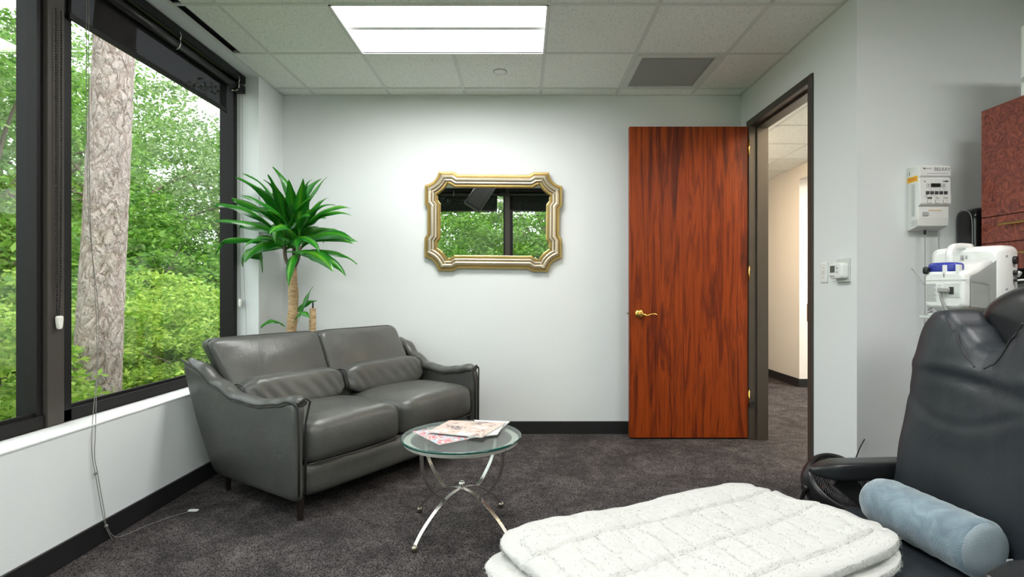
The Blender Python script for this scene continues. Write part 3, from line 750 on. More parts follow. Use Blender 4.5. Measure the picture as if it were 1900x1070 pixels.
def straps(root, az, el, ln, wd, droop, twist=0, tipcurl=0):
    n = 14; d = V((cos(az), sin(az), 0)); p = V(root); e = el; rows = []
    for i in range(n+1):
        s = i/n
        w = wd*(.20+.80*min(1, max(0, s-.12)*2.9)**.8) * (1 if s < .55 else max(.02, (1-(s-.55)/.45)**.75))
        tdir = d*cos(e)+V((0, 0, sin(e)))
        sd_ = V((-d.y, d.x, 0)); nn = tdir.cross(sd_)
        tw = twist*s+.8*cos(az); sd2 = sd_*cos(tw)+nn*sin(tw); up = tdir.cross(sd2)*-1
        wav = .004*sin(s*16+az*3)
        row = []
        for k, o_ in enumerate((-1, -.5, 0, .5, 1)):
            q = p+sd2*(w/2*o_)+up*(-.22*w*(1-abs(o_)**1.2) + wav*o_); row.append(b_.verts.new(clampp(q)))
        rows.append(row)
        p = p+tdir*(ln/n); e -= droop/n*(.5+1.1*s)+tipcurl/n*(s > .7)
    for i in range(n):
        for k in range(4):
            f = b_.faces.new([rows[i][k], rows[i][k+1], rows[i+1][k+1], rows[i+1][k]]); f.smooth = True
            for lp, (uu, vv) in zip(f.loops, ((k/4, i/n), ((k+1)/4, i/n), ((k+1)/4, (i+1)/n), (k/4, (i+1)/n))): lp[uvl].uv = (uu, vv)
rnd = random.Random(21)
cx0 = V((PX, PY, 1.56))
for k in range(60):
    s = k/59; az = k*2.39996+rnd.uniform(-.2, .2); 
    el = lerp(-.30, 1.15, s**1.1)+rnd.uniform(-.12, .12)
    # keep most leaves facing the room side (away from the walls)
    if sin(az) > .35: el = max(el, .5)
    ln = lerp(.50, .42, s)*rnd.uniform(.85, 1.15)*(1.12 if cos(az) < -.5 else 1)
    if sin(az) > .3: ln *= .75
    h_ = heads[k % 3]+V((0, 0, lerp(-.06, .10, s)))
    straps(h_, az, el+.25, ln, rnd.uniform(.075, .100), lerp(1.05, .75, s)*rnd.uniform(.7, 1.4), rnd.uniform(-.5, .5), rnd.uniform(-.2, 1.0))
straps((PX+.02, PY-.02, 1.62), -1.45, 1.35, .34, .085, .35); straps((PX, PY-.05, 1.60), -1.55, .25, .30, .085, 2.0)
straps((PX, PY, 1.6), pi-.2, 1.15, .44, .08, .9); straps((PX+.03, PY, 1.6), -.1, 1.2, .46, .07, .5)
straps((PX-.05, PY, 1.6), pi+.35, .75, .52, .08, .9); straps((PX+.05, PY, 1.58), -.35, .7, .50, .07, 1.0)
straps((PX+.01, PY+.0, .98), .15, .95, .20, .06, 1.0); straps((PX+.03, PY-.04, .93), -.6, .9, .22, .06, 1.9); straps((PX-.03, PY-.04, .90), -2.3, .7, .20, .05, 1.9); straps((PX+.05, PY-.02, .93), .1, 1.3, .28, .05, .3)
obj('leaves', b_, dr_m, t, True, recalc=False)

# ---------------------------------------------------------------- coffee table
TX, TY = -.300, 2.60
t = thing('side_table', 'small round glass-topped table on curved brushed metal legs', 'table', (TX, TY, 0), R(53))
b_ = BM(); n = 96
def gt(r, z): return [b_.verts.new((r*cos(2*pi*i/n), r*sin(2*pi*i/n), z)) for i in range(n)]
a = gt(.289, .457); c = gt(.293, .454); d = gt(.293, .448); e = gt(.289, .445)
b_.faces.new(a); b_.faces.new(list(reversed(e))).material_index = 2
for A, B in ((c, a), (d, c), (e, d)):
    for j in range(n): f = b_.faces.new([A[j], A[(j+1) % n], B[(j+1) % n], B[j]]); f.material_index = 1; f.smooth = True
obj('glass_top', b_, [tglass_m, tedge_m, tunder_m], t)
b_ = BM(); sweep(b_, [V((.262*cos(2*pi*i/72), .262*sin(2*pi*i/72), .434)) for i in range(72)], rect(.032, .013), closed=True, up=(0, 0, 1), smooth=False); obj('rim_ring', b_, simple('pale_satin_metal', (.66, .65, .60), .4, .5), t)
for k in range(4):
    a = k*pi/2; ca, sa = cos(a), sin(a)
    P3 = lambda r, z: V((r*ca, r*sa, z))
    lower = [P3(.0+.306*sin(th), .028+.166*(cos(th)*1.0)) for th in [pi/2*i/18 for i in range(19)]]
    lower = [P3(r, z) for r, z in [(0, .194), (.04, .191), (.08, .182), (.12, .167), (.16, .146), (.20, .119), (.24, .088), (.275, .055), (.300, .024)]]
    lower = bez(lower, 4)
    b_ = BM(); sweep(b_, lower, rect(.021, .006), up=V((ca, sa, 0)).cross(V((0, 0, 1))).cross(V((0,0,1))).cross(V((ca,sa,0))) if False else None, smooth=False)
    b_.free(); b_ = BM()
    side = V((-sa, ca, 0))
    def flat(bm, pts, w, th):
        rings = []
        for i, p in enumerate(pts):
            tt = (pts[min(i+1, len(pts)-1)]-pts[max(i-1, 0)]).normalized(); nn = tt.cross(side).normalized()
            rings.append([bm.verts.new(p+side*(w/2*s1)+nn*(th/2*s2)) for s1, s2 in ((-1,-1),(1,-1),(1,1),(-1,1))])
        for A, B in zip(rings, rings[1:]):
            for j in range(4): bm.faces.new([A[j], A[(j+1) % 4], B[(j+1) % 4], B[j]])
        bm.faces.new(rings[0][::-1]); bm.faces.new(rings[-1])
    flat(b_, lower, .021, .007); lg = obj('leg', b_, chrome_m, t, bevel=.001)
    b_ = BM(); ball(b_, P3(.303, .016), .016); obj('foot_ball', b_, nickel_m, lg)
    b_ = BM(); up = bez([P3(.118, .174), P3(.155, .200), P3(.20, .245), P3(.238, .300), P3(.257, .36), P3(.261, .43)], 5); flat(b_, up, .021, .006)
    sup = obj('upper_arm', b_, chrome_m, t, bevel=.001)
    b_ = BM(); cyl(b_, P3(.262, .436), P3(.262, .445), .010, 14); ball(b_, P3(.272, .431), .007); obj('glass_pad', b_, chrome2, sup)
b_ = BM(); ball(b_, (0, 0, .215), .017); cyl(b_, (0, 0, .19), (0, 0, .205), .008, 12); obj('centre_ball', b_, chrome2, t)

def magazine(label, pts, z, cov, th=.004, curl=0):
    """pts: near-left corner, then counter-clockwise, in world xy"""
    cx = sum(p[0] for p in pts)/4; cy = sum(p[1] for p in pts)/4
    t = thing('magazine', label, 'magazine', (cx, cy, z), 0, None)
    def grid(bm, z0, z1, sh=0):
        n = 12; G = {}
        for i in range(n+1):
            for j in range(n+1):
                u, w = i/n, j/n
                x = (1-u)*(1-w)*pts[0][0]+u*(1-w)*pts[1][0]+u*w*pts[2][0]+(1-u)*w*pts[3][0]
                y = (1-u)*(1-w)*pts[0][1]+u*(1-w)*pts[1][1]+u*w*pts[2][1]+(1-u)*w*pts[3][1]
                h_ = curl*(u**3)*.6
                for q, zz in ((0, z0), (1, z1)): G[i, j, q] = bm.verts.new((x-cx, y-cy, zz+h_))
        for i in range(n):
            for j in range(n):
                bm.faces.new([G[i, j, 1], G[i+1, j, 1], G[i+1, j+1, 1], G[i, j+1, 1]]); bm.faces.new([G[i, j, 0], G[i, j+1, 0], G[i+1, j+1, 0], G[i+1, j, 0]])
        for i in range(n):
            for j0 in (0, n): bm.faces.new([G[i, j0, 0], G[i+1, j0, 0], G[i+1, j0, 1], G[i, j0, 1]]); bm.faces.new([G[j0, i, 0], G[j0, i+1, 0], G[j0, i+1, 1], G[j0, i, 1]])
    b_ = BM(); grid(b_, .0004, th); obj('pages', b_, page_m, t)
    b_ = BM(); grid(b_, th, th+.0006); obj('cover', b_, cov, t)
def tp(px, py, z): d = (1.168-z)*983/(py-537); return ((px-970)/983*d, d)
zt = .4572
magazine('thin magazine with blue and red cover at the near left of pile', [tp(815, 826, zt), tp(882, 812, zt), tp(850, 793, zt), tp(765, 801, zt)], zt, cover_b, .003)
magazine('white magazine under the pile sticking out to the right', [tp(902, 806, zt), tp(926, 800, zt), tp(946, 783, zt), tp(880, 780, zt)], zt+.0002, cover_c, .004)
magazine('white-edged magazine second from the top of the pile', [tp(870, 811, zt+.01), tp(923, 805, zt+.01), tp(938, 782, zt+.01), tp(852, 786, zt+.01)], zt+.0052, cover_c, .004)
magazine('thick open-weave magazine with peach and pink cover on top of pile', [tp(795, 800, zt+.016), tp(894, 810, zt+.016), tp(938, 784, zt+.016), tp(834, 779, zt+.016)], zt+.0100, cover_a, .005)

# ---------------------------------------------------------------- switch, thermostat
t = thing('light_switch', 'white light switch plate on wall beside the door frame', 'light switch', (XR, 3.11, 1.27))
b_ = BM(); softbox(b_, (XR-.003, 3.11, 1.268), (.004, .036, .062), 14, (2, 8, 8)); obj('switch_plate', b_, plastic_w, t, True)
b_ = BM(); bx(b_, XR-.012, XR-.006, 3.105, 3.115, 1.258, 1.278); obj('toggle', b_, plastic_g, t, True, bevel=.001)
b_ = BM()
for z in (1.24, 1.296): cyl(b_, (XR-.0085, 3.11, z), (XR-.006, 3.11, z), .003, 8)
obj('screws', b_, grey_pl, t, True)
t = thing('thermostat', 'white digital thermostat in a clear bracket right of light switch', 'thermostat', (XR, 2.925, 1.27))
b_ = BM(); bx(b_, XR-.006, XR, 2.862, 2.985, 1.212, 1.338); bx(b_, XR-.03, XR-.006, 2.862, 2.985, 1.212, 1.216); obj('bracket', b_, simple('clear_acrylic', (.60, .64, .62), .15), t, True, bevel=.002)
b_ = BM(); softbox(b_, (XR-.022, 2.932, 1.272), (.024, .060, .044), 7, 10); o = obj('housing', b_, plastic_w, t, True)
b_ = BM(); bx(b_, XR-.0475, XR-.045, 2.932, 2.975, 1.262, 1.300); obj('display', b_, lcd_g, t, True, bevel=.001)
b_ = BM()
for k in range(3): cyl(b_, (XR-.049, 2.972-k*.016, 1.243), (XR-.045, 2.972-k*.016, 1.243), .004, 10)
for dz in (-.012, .010): cyl(b_, (XR-.049, 2.910, 1.276+dz), (XR-.045, 2.910, 1.276+dz), .004, 10)
obj('buttons', b_, grey_pl, t, True)

# ---------------------------------------------------------------- wall timer box with lettering
BX0, BX1, BY = 2.038, 2.196, YA
t = thing('control_box', 'white wall control box with small display and yellow sticker', 'control box', ((BX0+BX1)/2, BY, 1.64))
def prism(bm, prof_yz, x0, x1):   # side outline extruded along x
    a = [bm.verts.new((x0, y, z)) for y, z in prof_yz]; c = [bm.verts.new((x1, y, z)) for y, z in prof_yz]
    bm.faces.new(a); bm.faces.new(c[::-1])
    for i in range(len(a)): j = (i+1) % len(a); bm.faces.new([a[i], c[i], c[j], a[j]])
yf = BY-.092
b_ = BM(); prism(b_, [(BY, 1.475), (BY, 1.812), (yf+.006, 1.806), (yf, 1.798), (yf-.002, 1.752), (yf+.010, 1.742), (yf+.002, 1.738), (yf-.004, 1.610), (yf+.002, 1.602), (yf+.014, 1.598), (yf+.012, 1.540), (yf+.016, 1.496)], BX0, BX1)
box = obj('housing', b_, plastic_w, t, True, bevel=.003)
b_ = BM(); bx(b_, BX1, BX1+.012, BY-.05, BY, 1.62, 1.74); obj('mounting_bracket', b_, grey_pl, t, True)
fm = lambda x, y, z: M.Translation((x, y, z)) @ M.Rotation(pi/2, 4, 'X')
sm = lambda x, y, z: M.Translation((x, y, z)) @ M.Rotation(-pi/2, 4, 'Z') @ M.Rotation(pi/2, 4, 'X')
text('lettering', 'BELRAY', .024, grey_pl, t, fm(BX0+.112, yf-.0025, 1.784))
b_ = BM(); bx(b_, BX0+.018, BX0+.024, yf-.0025, yf-.001, 1.785, 1.792); bx(b_, BX0+.027, BX0+.058, yf-.0025, yf-.001, 1.787, 1.790, 1)
for k in range(9): bx(b_, BX0+.035+k*.012, BX0+.044+k*.012, yf-.0035, yf-.002, 1.7625, 1.7645, 1)
for k, x in enumerate((.020, .024)): bx(b_, BX0+x, BX0+x+.002, yf-.0035, yf-.001, 1.722-k*.003, 1.726-k*.003)
bx(b_, BX0+.118, BX0+.125, yf-.0035, yf-.001, 1.722, 1.725); bx(b_, BX0+.129, BX0+.143, yf-.0035, yf-.001, 1.721, 1.726)
for k in range(3): bx(b_, BX0+.036+k*.008, BX0+.041+k*.008, yf-.006, yf-.002, 1.633, 1.641)
for x in (.080, .088, .118, .126, .134): bx(b_, BX0+x, BX0+x+.003, yf-.006, yf-.002, 1.636, 1.639)
obj('printed_marks', b_, [print_m, mid_grey], t, True)
b_ = BM(); bx(b_, BX0+.055, BX0+.103, yf-.005, yf, 1.694, 1.712); obj('display', b_, lcd_m, t, True, bevel=.001)
b_ = BM()
for x in (.031, .110): bx(b_, BX0+x, BX0+x+.018, yf-.0042, yf, 1.694, 1.712)
for x, s_ in ((.040, -1), (.119, 1)):
    vs = [b_.verts.new((BX0+x+dx, yf-.0046, 1.703+s_*dz)) for dx, dz in ((-.004, -.002), (.004, -.002), (0, .003))]; b_.faces.new(vs).material_index = 1
obj('arrow_buttons', b_, [plastic_g, print_m], t, True)
for k in range(5):
    b_ = BM(); x = BX0+.028+k*.0232; bx(b_, x, x+.0165, yf-.0065, yf-.001, 1.656, 1.672); obj('button', b_, grey_pl if False else simple('dark_button', (.06, .06, .065), .5) if k == 0 else bpy.data.materials['dark_button'], t, True, bevel=.001)
b_ = BM()
for k in range(4):
    x = BX0+.052+k*.0232
    for z in (1.6815, 1.6465):
        if k == 3 and z < 1.66: continue
        sweep(b_, [V((x+.005*cos(2*pi*i/14)-(0 if z > 1.66 else .023), yf-.0052, z+.005*sin(2*pi*i/14))) for i in range(14)], circ(.0005, 4), closed=True)
obj('key_symbols', b_, mid_grey, t, True)
for k in range(3):
    x = BX0+.034+k*.040
    b_ = BM(); bx(b_, x, x+.018, yf-.0072, yf-.002, 1.610, 1.628); bx(b_, x+.0015, x+.0165, yf-.0078, yf-.005, 1.6115, 1.6265, 1); obj('button', b_, [mid_grey, plastic_w], t, True)
b_ = BM(); bx(b_, BX0+.022, BX0+.050, yf+.006, yf+.014, 1.548, 1.568); obj('rocker_switch', b_, mid_grey, t, True, bevel=.001)
b_ = BM(); bx(b_, BX0+.055, BX0+.118, yf+.0105, yf+.014, 1.574, 1.580); obj('faded_label', b_, simple('faded_orange', (.80, .62, .42), .6), t, True)
b_ = BM(); bx(b_, BX0-.001, BX0, yf+.016, BY-.004, 1.728, 1.757); obj('yellow_sticker', b_, orange_m, t, True)
b_ = BM()
for k in range(3): bx(b_, BX0-.0014, BX0-.0009, yf+.025, BY-.014+k*.003, 1.735+k*.006, 1.7375+k*.006)
obj('sticker_print', b_, simple('sticker_ink', (.55, .12, .02), .5), t, True)
b_ = BM(); bx(b_, BX0-.001, BX0, BY-.058, BY-.032, 1.548, 1.718)
for k in range(28): bx(b_, BX0-.0014, BX0-.0009, BY-.055, BY-.036-.004*(k % 3), 1.552+k*.0059, 1.5545+k*.0059, 1)
for k in range(4): bx(b_, BX0-.0014, BX0-.0009, BY-.078, BY-.03-.006*(k % 2), 1.500+k*.008, 1.503+k*.008, 1)
obj('instruction_label', b_, [plastic_g, mid_grey], t, True)
text('side_number', '1', .028, print_m, t, sm(BX0-.0008, BY-.018, 1.775))
b_ = BM(); cyl(b_, (BX0+.055, yf+.04, 1.455), (BX0+.055, yf+.04, 1.478), .006, 10, mi=1); tube(b_, bez([(BX0+.055, yf+.04, 1.46), (BX0+.056, yf+.04, 1.30), (BX0+.058, yf+.045, 1.0), (BX0+.06, yf+.07, .5), (BX0+.07, yf+.08, .12)], 6), .0022, 6)
tube(b_, bez([(BX0+.128, yf+.04, 1.48), (BX0+.128, yf+.04, 1.40), (BX0+.134, yf+.04, 1.365), (BX0+.120, yf+.04, 1.358), (BX0+.130, yf+.04, 1.35), (BX0+.13, yf+.05, 1.1), (BX0+.12, yf+.07, .3)], 6), .0024, 6)
obj('cables', b_, [cable_g, black_pl], t, True)

# paper towel dispenser
t = thing('paper_towel_dispenser', 'glossy black paper towel dispenser on wall beside the red cabinet', 'dispenser', (2.42, YA, 1.2))
smoke = paneglass('smoked_cover', (.05, .05, .05), .06)
b_ = BM()
def dsp(q):
    x = 2.425+q.x*.138; z = 1.390+q.z*.195; y = YA-.068+q.y*.066
    return V((x, y, z))
softbox(b_, None, None, 12, (12, 8, 12), dsp); obj('body', b_, simple('gloss_black', (.012, .012, .013), .08), t, True)
b_ = BM(); sweep(b_, bez([(2.284, YA-.045, 1.580), (2.284, YA-.085, 1.572), (2.284, YA-.112, 1.54), (2.285, YA-.118, 1.45), (2.285, YA-.118, 1.20)], 8), circ(.0025, 6)); obj('cover_edge', b_, grey_pl, t, True)
b_ = BM(); softbox(b_, (2.287, YA-.060, 1.31), (.003, .045, .10), 6, 8); obj('paper_window', b_, simple('smoked_window', (.05, .05, .05), .1), t, True)

# cabinet
CX, CZ0, CZ1, CY = 2.25, 1.265, 2.041, 2.60
t = thing('wall_cabinet', 'red burl wood wall cabinet high on the right wall of alcove', 'cabinet', (2.6, 2.0, CZ0))
b_ = BM(); bx(b_, CX+.02, XA, .9, CY, CZ0, CZ1); obj('carcass', b_, burl_m, t, True)
for k, (y0, y1) in enumerate(((1.75, CY-.001), (.9, 1.746))):
    b_ = BM(); bx(b_, CX, CX+.019, y0, y1, 1.519, CZ1); obj('cabinet_door', b_, burl_m, t, True, bevel=.001)
    for z0, z1 in ((1.392, 1.515), (CZ0, 1.388)):
        b_ = BM(); bx(b_, CX, CX+.019, y0, y1, z0, z1); dw = obj('drawer', b_, burl_m, t, True, bevel=.001)
        zz = z0+(.080 if z0 > 1.3 else .071); b_ = BM(); ym = (y0+y1)/2; hb = .30 if z0 > 1.3 else .225
        tube(b_, [V((CX-.028, ym-hb, zz)), V((CX-.030, ym, zz)), V((CX-.028, ym+hb, zz))], .006, 8)
        for s_ in (-1, 1): cyl(b_, (CX, ym+s_*(hb-.04), zz), (CX-.028, ym+s_*(hb-.04), zz), .004, 8)
        obj('bar_handle', b_, brass_m, dw, True)
t = thing('storage_box', 'white box standing on top of the red cabinet at picture edge', 'box', (2.42, 2.25, CZ1))
b_ = BM(); bx(b_, CX+.006, 2.60, 2.10, 2.402, CZ1, 2.36); obj('box_body', b_, plastic_w, t, True, bevel=.006)
b_ = BM(); cyl(b_, (CX+.008, 2.375, 2.11), (CX-.004, 2.375, 2.11), .013); obj('knob', b_, mid_grey, t, True)
# dark worktop and base cabinets under the wall cabinet
t = thing('base_cabinet', 'red burl base cabinet under dark worktop behind treatment chair', 'cabinet', (2.5, 2.0, 0))
b_ = BM(); bx(b_, 2.30, XA-.006, .9, CY, .1, .86); obj('carcass', b_, burl_m, t, True)
b_ = BM(); bx(b_, 2.36, XA-.006, .9, CY, 0, .1); obj('plinth', b_, base_m, t, True)
for k in range(4):
    b_ = BM(); bx(b_, 2.282, 2.299, .905+k*.424, .905+k*.424+.418, .11, .855); d_ = obj('cabinet_door', b_, burl_m, t, True, bevel=.001)
    b_ = BM(); tube(b_, [V((2.255, .95+k*.424, .80)), V((2.255, 1.15+k*.424, .80))], .005, 8); obj('bar_handle', b_, brass_m, d_, True)
b_ = BM(); bx(b_, 2.26, XA-.002, .88, CY+.01, .861, .90); tag(obj('worktop', b_, simple('dark_stone', (.02, .02, .022), .2), bevel=.003), 'dark worktop along the alcove wall below the red cabinet', 'worktop')

# ---------------------------------------------------------------- white medical unit on a stand
w = V((.882, .47, 0)); nn = V((.47, -.882, 0)); P0 = V((1.623, 1.95, 0))
U = lambda s, q, z: P0+w*s+nn*q+V((0, 0, z))            # s: away to the right, q: 0 at near side, negative = far side
t = thing('medical_console', 'white portable medical console with carry handle behind the chair', 'medical device', tuple(U(.2, -.08, 1.09)))
def loft(bm, st, mi=0, rad=.02):
    rings = []
    for s, q0, q1_, z0, z1 in st:
        r = min(rad, (z1-z0)*.4, (q1_-q0)*.4); pts = []
        for cx_, cz_, a0 in ((q1_-r, z1-r, 0), (q0+r, z1-r, 90), (q0+r, z0+r, 180), (q1_-r, z0+r, 270)):
            for k in range(5): a = R(a0+k*22.5); pts.append(U(s, cx_+r*cos(a), cz_+r*sin(a)))
        rings.append([bm.verts.new(p) for p in pts])
    for A, B in zip(rings, rings[1:]):
        for j in range(len(A)): f = bm.faces.new([A[j], A[(j+1) % len(A)], B[(j+1) % len(A)], B[j]]); f.smooth = True; f.material_index = mi
    bm.faces.new(rings[0]); bm.faces.new(rings[-1][::-1])
b_ = BM(); loft(b_, [(.0, -.120, -.006, 1.108, 1.226), (.006, -.126, 0, 1.098, 1.236), (.05, -.130, .0, 1.094, 1.240), (.13, -.134, -.002, 1.090, 1.262), (.26, -.14, -.004, 1.082, 1.300)], rad=.018)
obj('front_housing', b_, plastic_w, t, True)
b_ = BM(); loft(b_, [(.235, -.20, .004, 1.090, 1.318), (.25, -.215, .012, 1.076, 1.338), (.33, -.215, .014, 1.070, 1.345), (.41, -.21, .012, 1.068, 1.347), (.425, -.20, .004, 1.078, 1.337)], rad=.03)
obj('rear_housing', b_, plastic_w, t, True)
b_ = BM()   # carry handle along the top
sweep(b_, bez([U(.135, -.10, 1.25), U(.125, -.10, 1.30), U(.145, -.10, 1.332), U(.20, -.10, 1.343), U(.30, -.10, 1.347)], 6), [(.034*cos(2*pi*k/16), .010*sin(2*pi*k/16)) for k in range(16)], up=tuple(w)) if False else sweep(b_, bez([U(.135, -.10, 1.25), U(.125, -.10, 1.30), U(.145, -.10, 1.332), U(.20, -.10, 1.343), U(.30, -.10, 1.345)], 6), circ(.012, 14, .012)); obj('carry_handle', b_, plastic_w, t, True)
b_ = BM()
for a in (.19, .23): 
    for k in range(2): tube(b_, [U(a+k*.012, -.085, 1.285), U(a+k*.012, -.085, 1.305)], .003, 6)
obj('vent_slots', b_, grey_pl, t, True)
b_ = BM(); softbox(b_, None, None, 5, 8, lambda q: U(.045+q.x*.035, -.075+q.y*.050, 1.252+q.z*.020-.004*q.x*0)); obj('blue_cap', b_, blue_pl, t, True)
b_ = BM(); softbox(b_, None, None, 4, 6, lambda q: U(.004+q.x*.012, -.122+q.y*.010, 1.242+q.z*.014)); obj('black_knob', b_, black_pl, t, True)
b_ = BM()
for q_ in (-.062, -.020): bx(b_, -.012, .012, -.006, .006, -.02, .016, mat=M.Translation(U(.012, q_, 1.245)) @ M.Rotation(atan2(.47, .882), 4, 'Z'))
obj('latches', b_, plastic_w, t, True, bevel=.002)
b_ = BM()   # side panel recess: slightly sunk pale panel and its seam line
ps = [U(.045, .0035, 1.105), U(.25, .0075, 1.092), U(.25, .0075, 1.285), U(.10, .003, 1.232), U(.045, .0035, 1.220)]
b_.faces.new([b_.verts.new(p) for p in ps]); g = bmesh.ops.solidify(b_, geom=b_.faces[:], thickness=.003); obj('side_panel', b_, plastic_g, t, True)
b_ = BM(); tube(b_, bez([U(-.001, -.12, 1.203), U(-.002, -.06, 1.204), U(-.001, -.004, 1.204), U(.05, .0085, 1.203), U(.12, .009, 1.198), U(.17, .0095, 1.19), U(.185, .0095, 1.172), U(.185, .0095, 1.105)], 6), .0009, 5); obj('seam', b_, mid_grey, t, True)
em = lambda q, z, s=-.0012: M.Translation(U(s, q, z)) @ M.Rotation(atan2(-w.x, w.y)+pi if False else atan2(nn.y, nn.x), 4, 'Z') @ M.Rotation(pi/2, 4, 'X')
def endbox(bm, q0, q1_, z0, z1, s0, s1, mi=0):
    vs = [bm.verts.new(U(s, q, z)) for s, q, z in ((s0,q0,z0),(s1,q0,z0),(s1,q1_,z0),(s0,q1_,z0),(s0,q0,z1),(s1,q0,z1),(s1,q1_,z1),(s0,q1_,z1))]
    for f in [(0,3,2,1),(4,5,6,7),(0,1,5,4),(1,2,6,5),(2,3,7,6),(3,0,4,7)]: bm.faces.new([vs[i] for i in f]).material_index = mi
b_ = BM(); endbox(b_, -.062, -.012, 1.138, 1.192, -.002, .001); obj('socket_recess', b_, plastic_g, t, True, bevel=.002)
b_ = BM(); endbox(b_, -.045, -.030, 1.150, 1.178, -.003, .0005); obj('socket', b_, print_m, t, True)
b_ = BM(); endbox(b_, -.072, -.040, 1.158, 1.174, -.030, -.004); obj('plug', b_, cable_g, t, True, bevel=.003)
b_ = BM(); tube(b_, bez([U(-.016, -.066, 1.160), U(-.018, -.062, 1.13), U(-.012, -.05, 1.09), U(.0, -.035, 1.06), U(.02, -.03, .98), U(.05, -.03, .8), U(.06, -.03, .4), U(.08, -.05, .12)], 6), .005, 8); obj('power_cord', b_, cable_g, t, True)
b_ = BM(); 
for k in range(15): endbox(b_, -.122, -.088-.006*(k % 4 == 3), 1.124+k*.0046, 1.1262+k*.0046, -.0022, .0005)
for k in range(5): endbox(b_, -.084, -.070, 1.148+k*.009, 1.1495+k*.009, -.0022, .0005)
obj('printed_label', b_, mid_grey, t, True)
text('case_number', '1', .022, print_m, t, em(-.062, 1.222, -.0018))
b_ = BM(); tube(b_, [U(.43, -.03, 1.268), U(.422, -.03, 1.268)], .001, 6)
for z, r, q_ in ((1.285, .016, .0), (1.235, .010, -.002), (1.205, .006, .0)): cyl(b_, U(.375, .012, z), U(.375, .024, z), r, 16)
obj('knobs', b_, black_pl, t, True)
b_ = BM(); cyl(b_, U(.395, .01, 1.235), U(.395, .026, 1.228), .012, 12); tube(b_, bez([U(.378, .012, 1.203), U(.385, .05, 1.205), U(.41, .07, 1.185), U(.42, .06, 1.10), U(.40, .03, .9)], 6), .004, 8); obj('hoses', b_, plastic_g, t, True)
b_ = BM()
for s, z in ((.31, 1.30), (.31, 1.17)): softbox(b_, None, None, 4, 5, lambda q: U(s+q.x*.007, .014+q.y*.002, z+q.z*.004))
obj('screw_caps', b_, grey_pl, t, True)
# its stand
t = thing('equipment_stand', 'chrome and white stand that carries the white console', 'stand', tuple(U(.2, -.1, 0)))
b_ = BM(); endbox(b_, -.15, -.02, 1.055, 1.066, .01, .40); endbox(b_, -.13, -.10, 1.066, 1.075, .03, .38); obj('tray', b_, plastic_g, t, True, bevel=.003)
b_ = BM(); tube(b_, [U(.04, -.03, 1.04), U(.38, -.03, 1.04)], .006, 10); tube(b_, [U(.04, -.12, 1.04), U(.38, -.12, 1.04)], .006, 10)
for s in (.06, .14): cyl(b_, U(s, -.03, 1.02), U(s, -.03, 1.056), .008, 10)
cyl(b_, U(.13, -.02, 1.035), U(.13, .0, 1.035), .016, 16); obj('rails', b_, chrome2, t, True)
b_ = BM(); cyl(b_, U(.2, -.08, .06), U(.2, -.08, 1.055), .02, 16); obj('pole', b_, chrome_m, t, True)
b_ = BM()
for k in range(5):
    a = k*2*pi/5; c0 = U(.2, -.08, .075); sweep(b_, [c0, c0+V((.22*cos(a), .22*sin(a), -.025))], rect(.03, .02), up=(0, 0, 1), smooth=False)
obj('foot_star', b_, black_pl, t, True)
for k in range(5):
    a = k*2*pi/5; c0 = U(.2, -.08, 0)+V((.21*cos(a), .21*sin(a), .022)); b_ = BM(); cyl(b_, c0+V((-.01, 0, 0)), c0+V((.01, 0, 0)), .022, 14); obj('castor', b_, black_pl, t, True)
b_ = BM(); c0 = V((1.752, 2.28, 0)); tube(b_, [c0+V((.008*cos(k*.9), .008*sin(k*.9), 1.16-k*.0021)) for k in range(230)], .0022, 5); tube(b_, [c0+V((0, 0, 1.155)), c0+V((.06, .12, 1.20)), V((2.04, 2.78, 1.28))], .002, 5)
tag(obj('coiled_cord', b_, cable_g), 'coiled grey cord hanging behind the white console', 'cord')

# ---------------------------------------------------------------- treatment chair
t = thing('treatment_chair', 'black vinyl treatment chair with notched upright back and armrests', 'treatment chair', (.8, 1.45, 0))
outline = [(-.06, 1.10), (-.07, 1.30), (-.02, 1.39), (.10, 1.445), (.40, 1.58), (.70, 1.70), (.92, 1.755), (1.28, 1.765), (1.30, 1.50), (1.28, 1.235), (.95, 1.21), (.70, 1.14), (.35, 1.03), (.05, .98), (-.03, 1.02)]
op = bez([(x, y, 0) for x, y in outline+outline[:1]], 5)[:-1]
b_ = BM(); rings = []
for z, ins in ((.33, .03), (.335, .008), (.36, 0), (.41, 0), (.432, .006), (.441, .02), (.445, .06)):
    cxx, cyy = .62, 1.38; rings.append([b_.verts.new(((p.x-cxx)*(1-ins*1.2)+cxx, (p.y-cyy)*(1-ins*2.6)+cyy, z)) for p in op])
for A, B in zip(rings, rings[1:]):
    for j in range(len(A)): f = b_.faces.new([A[j], A[(j+1) % len(A)], B[(j+1) % len(A)], B[j]]); f.smooth = True
b_.faces.new(rings[0][::-1]); b_.faces.new(rings[-1]); obj('seat_and_footrest', b_, vinyl_m, t, True)
b_ = BM(); rings = []   # clear plastic cover over the foot end
fo = [p for p in op if p.x < .30]; fo.sort(key=lambda p: atan2(p.y-1.20, p.x-.30) % (2*pi))
for z, s_ in ((.35, 1.02), (.42, 1.03), (.447, 1.015), (.4535, .95)):
    rings.append([b_.verts.new(((p.x-.30)*s_+.30, (p.y-1.21)*s_+1.21, z)) for p in fo])
for A, B in zip(rings, rings[1:]):
    for j in range(len(A)-1): f = b_.faces.new([A[j], A[j+1], B[j+1], B[j]]); f.smooth = True
b_.faces.new(rings[-1]); obj('foot_cover', b_, film_m, t, True)
ztab = [(0, 1.0), (.14, 1.01), (.36, 1.06), (.58, 1.105), (.8, 1.10), (1, 1.085)]
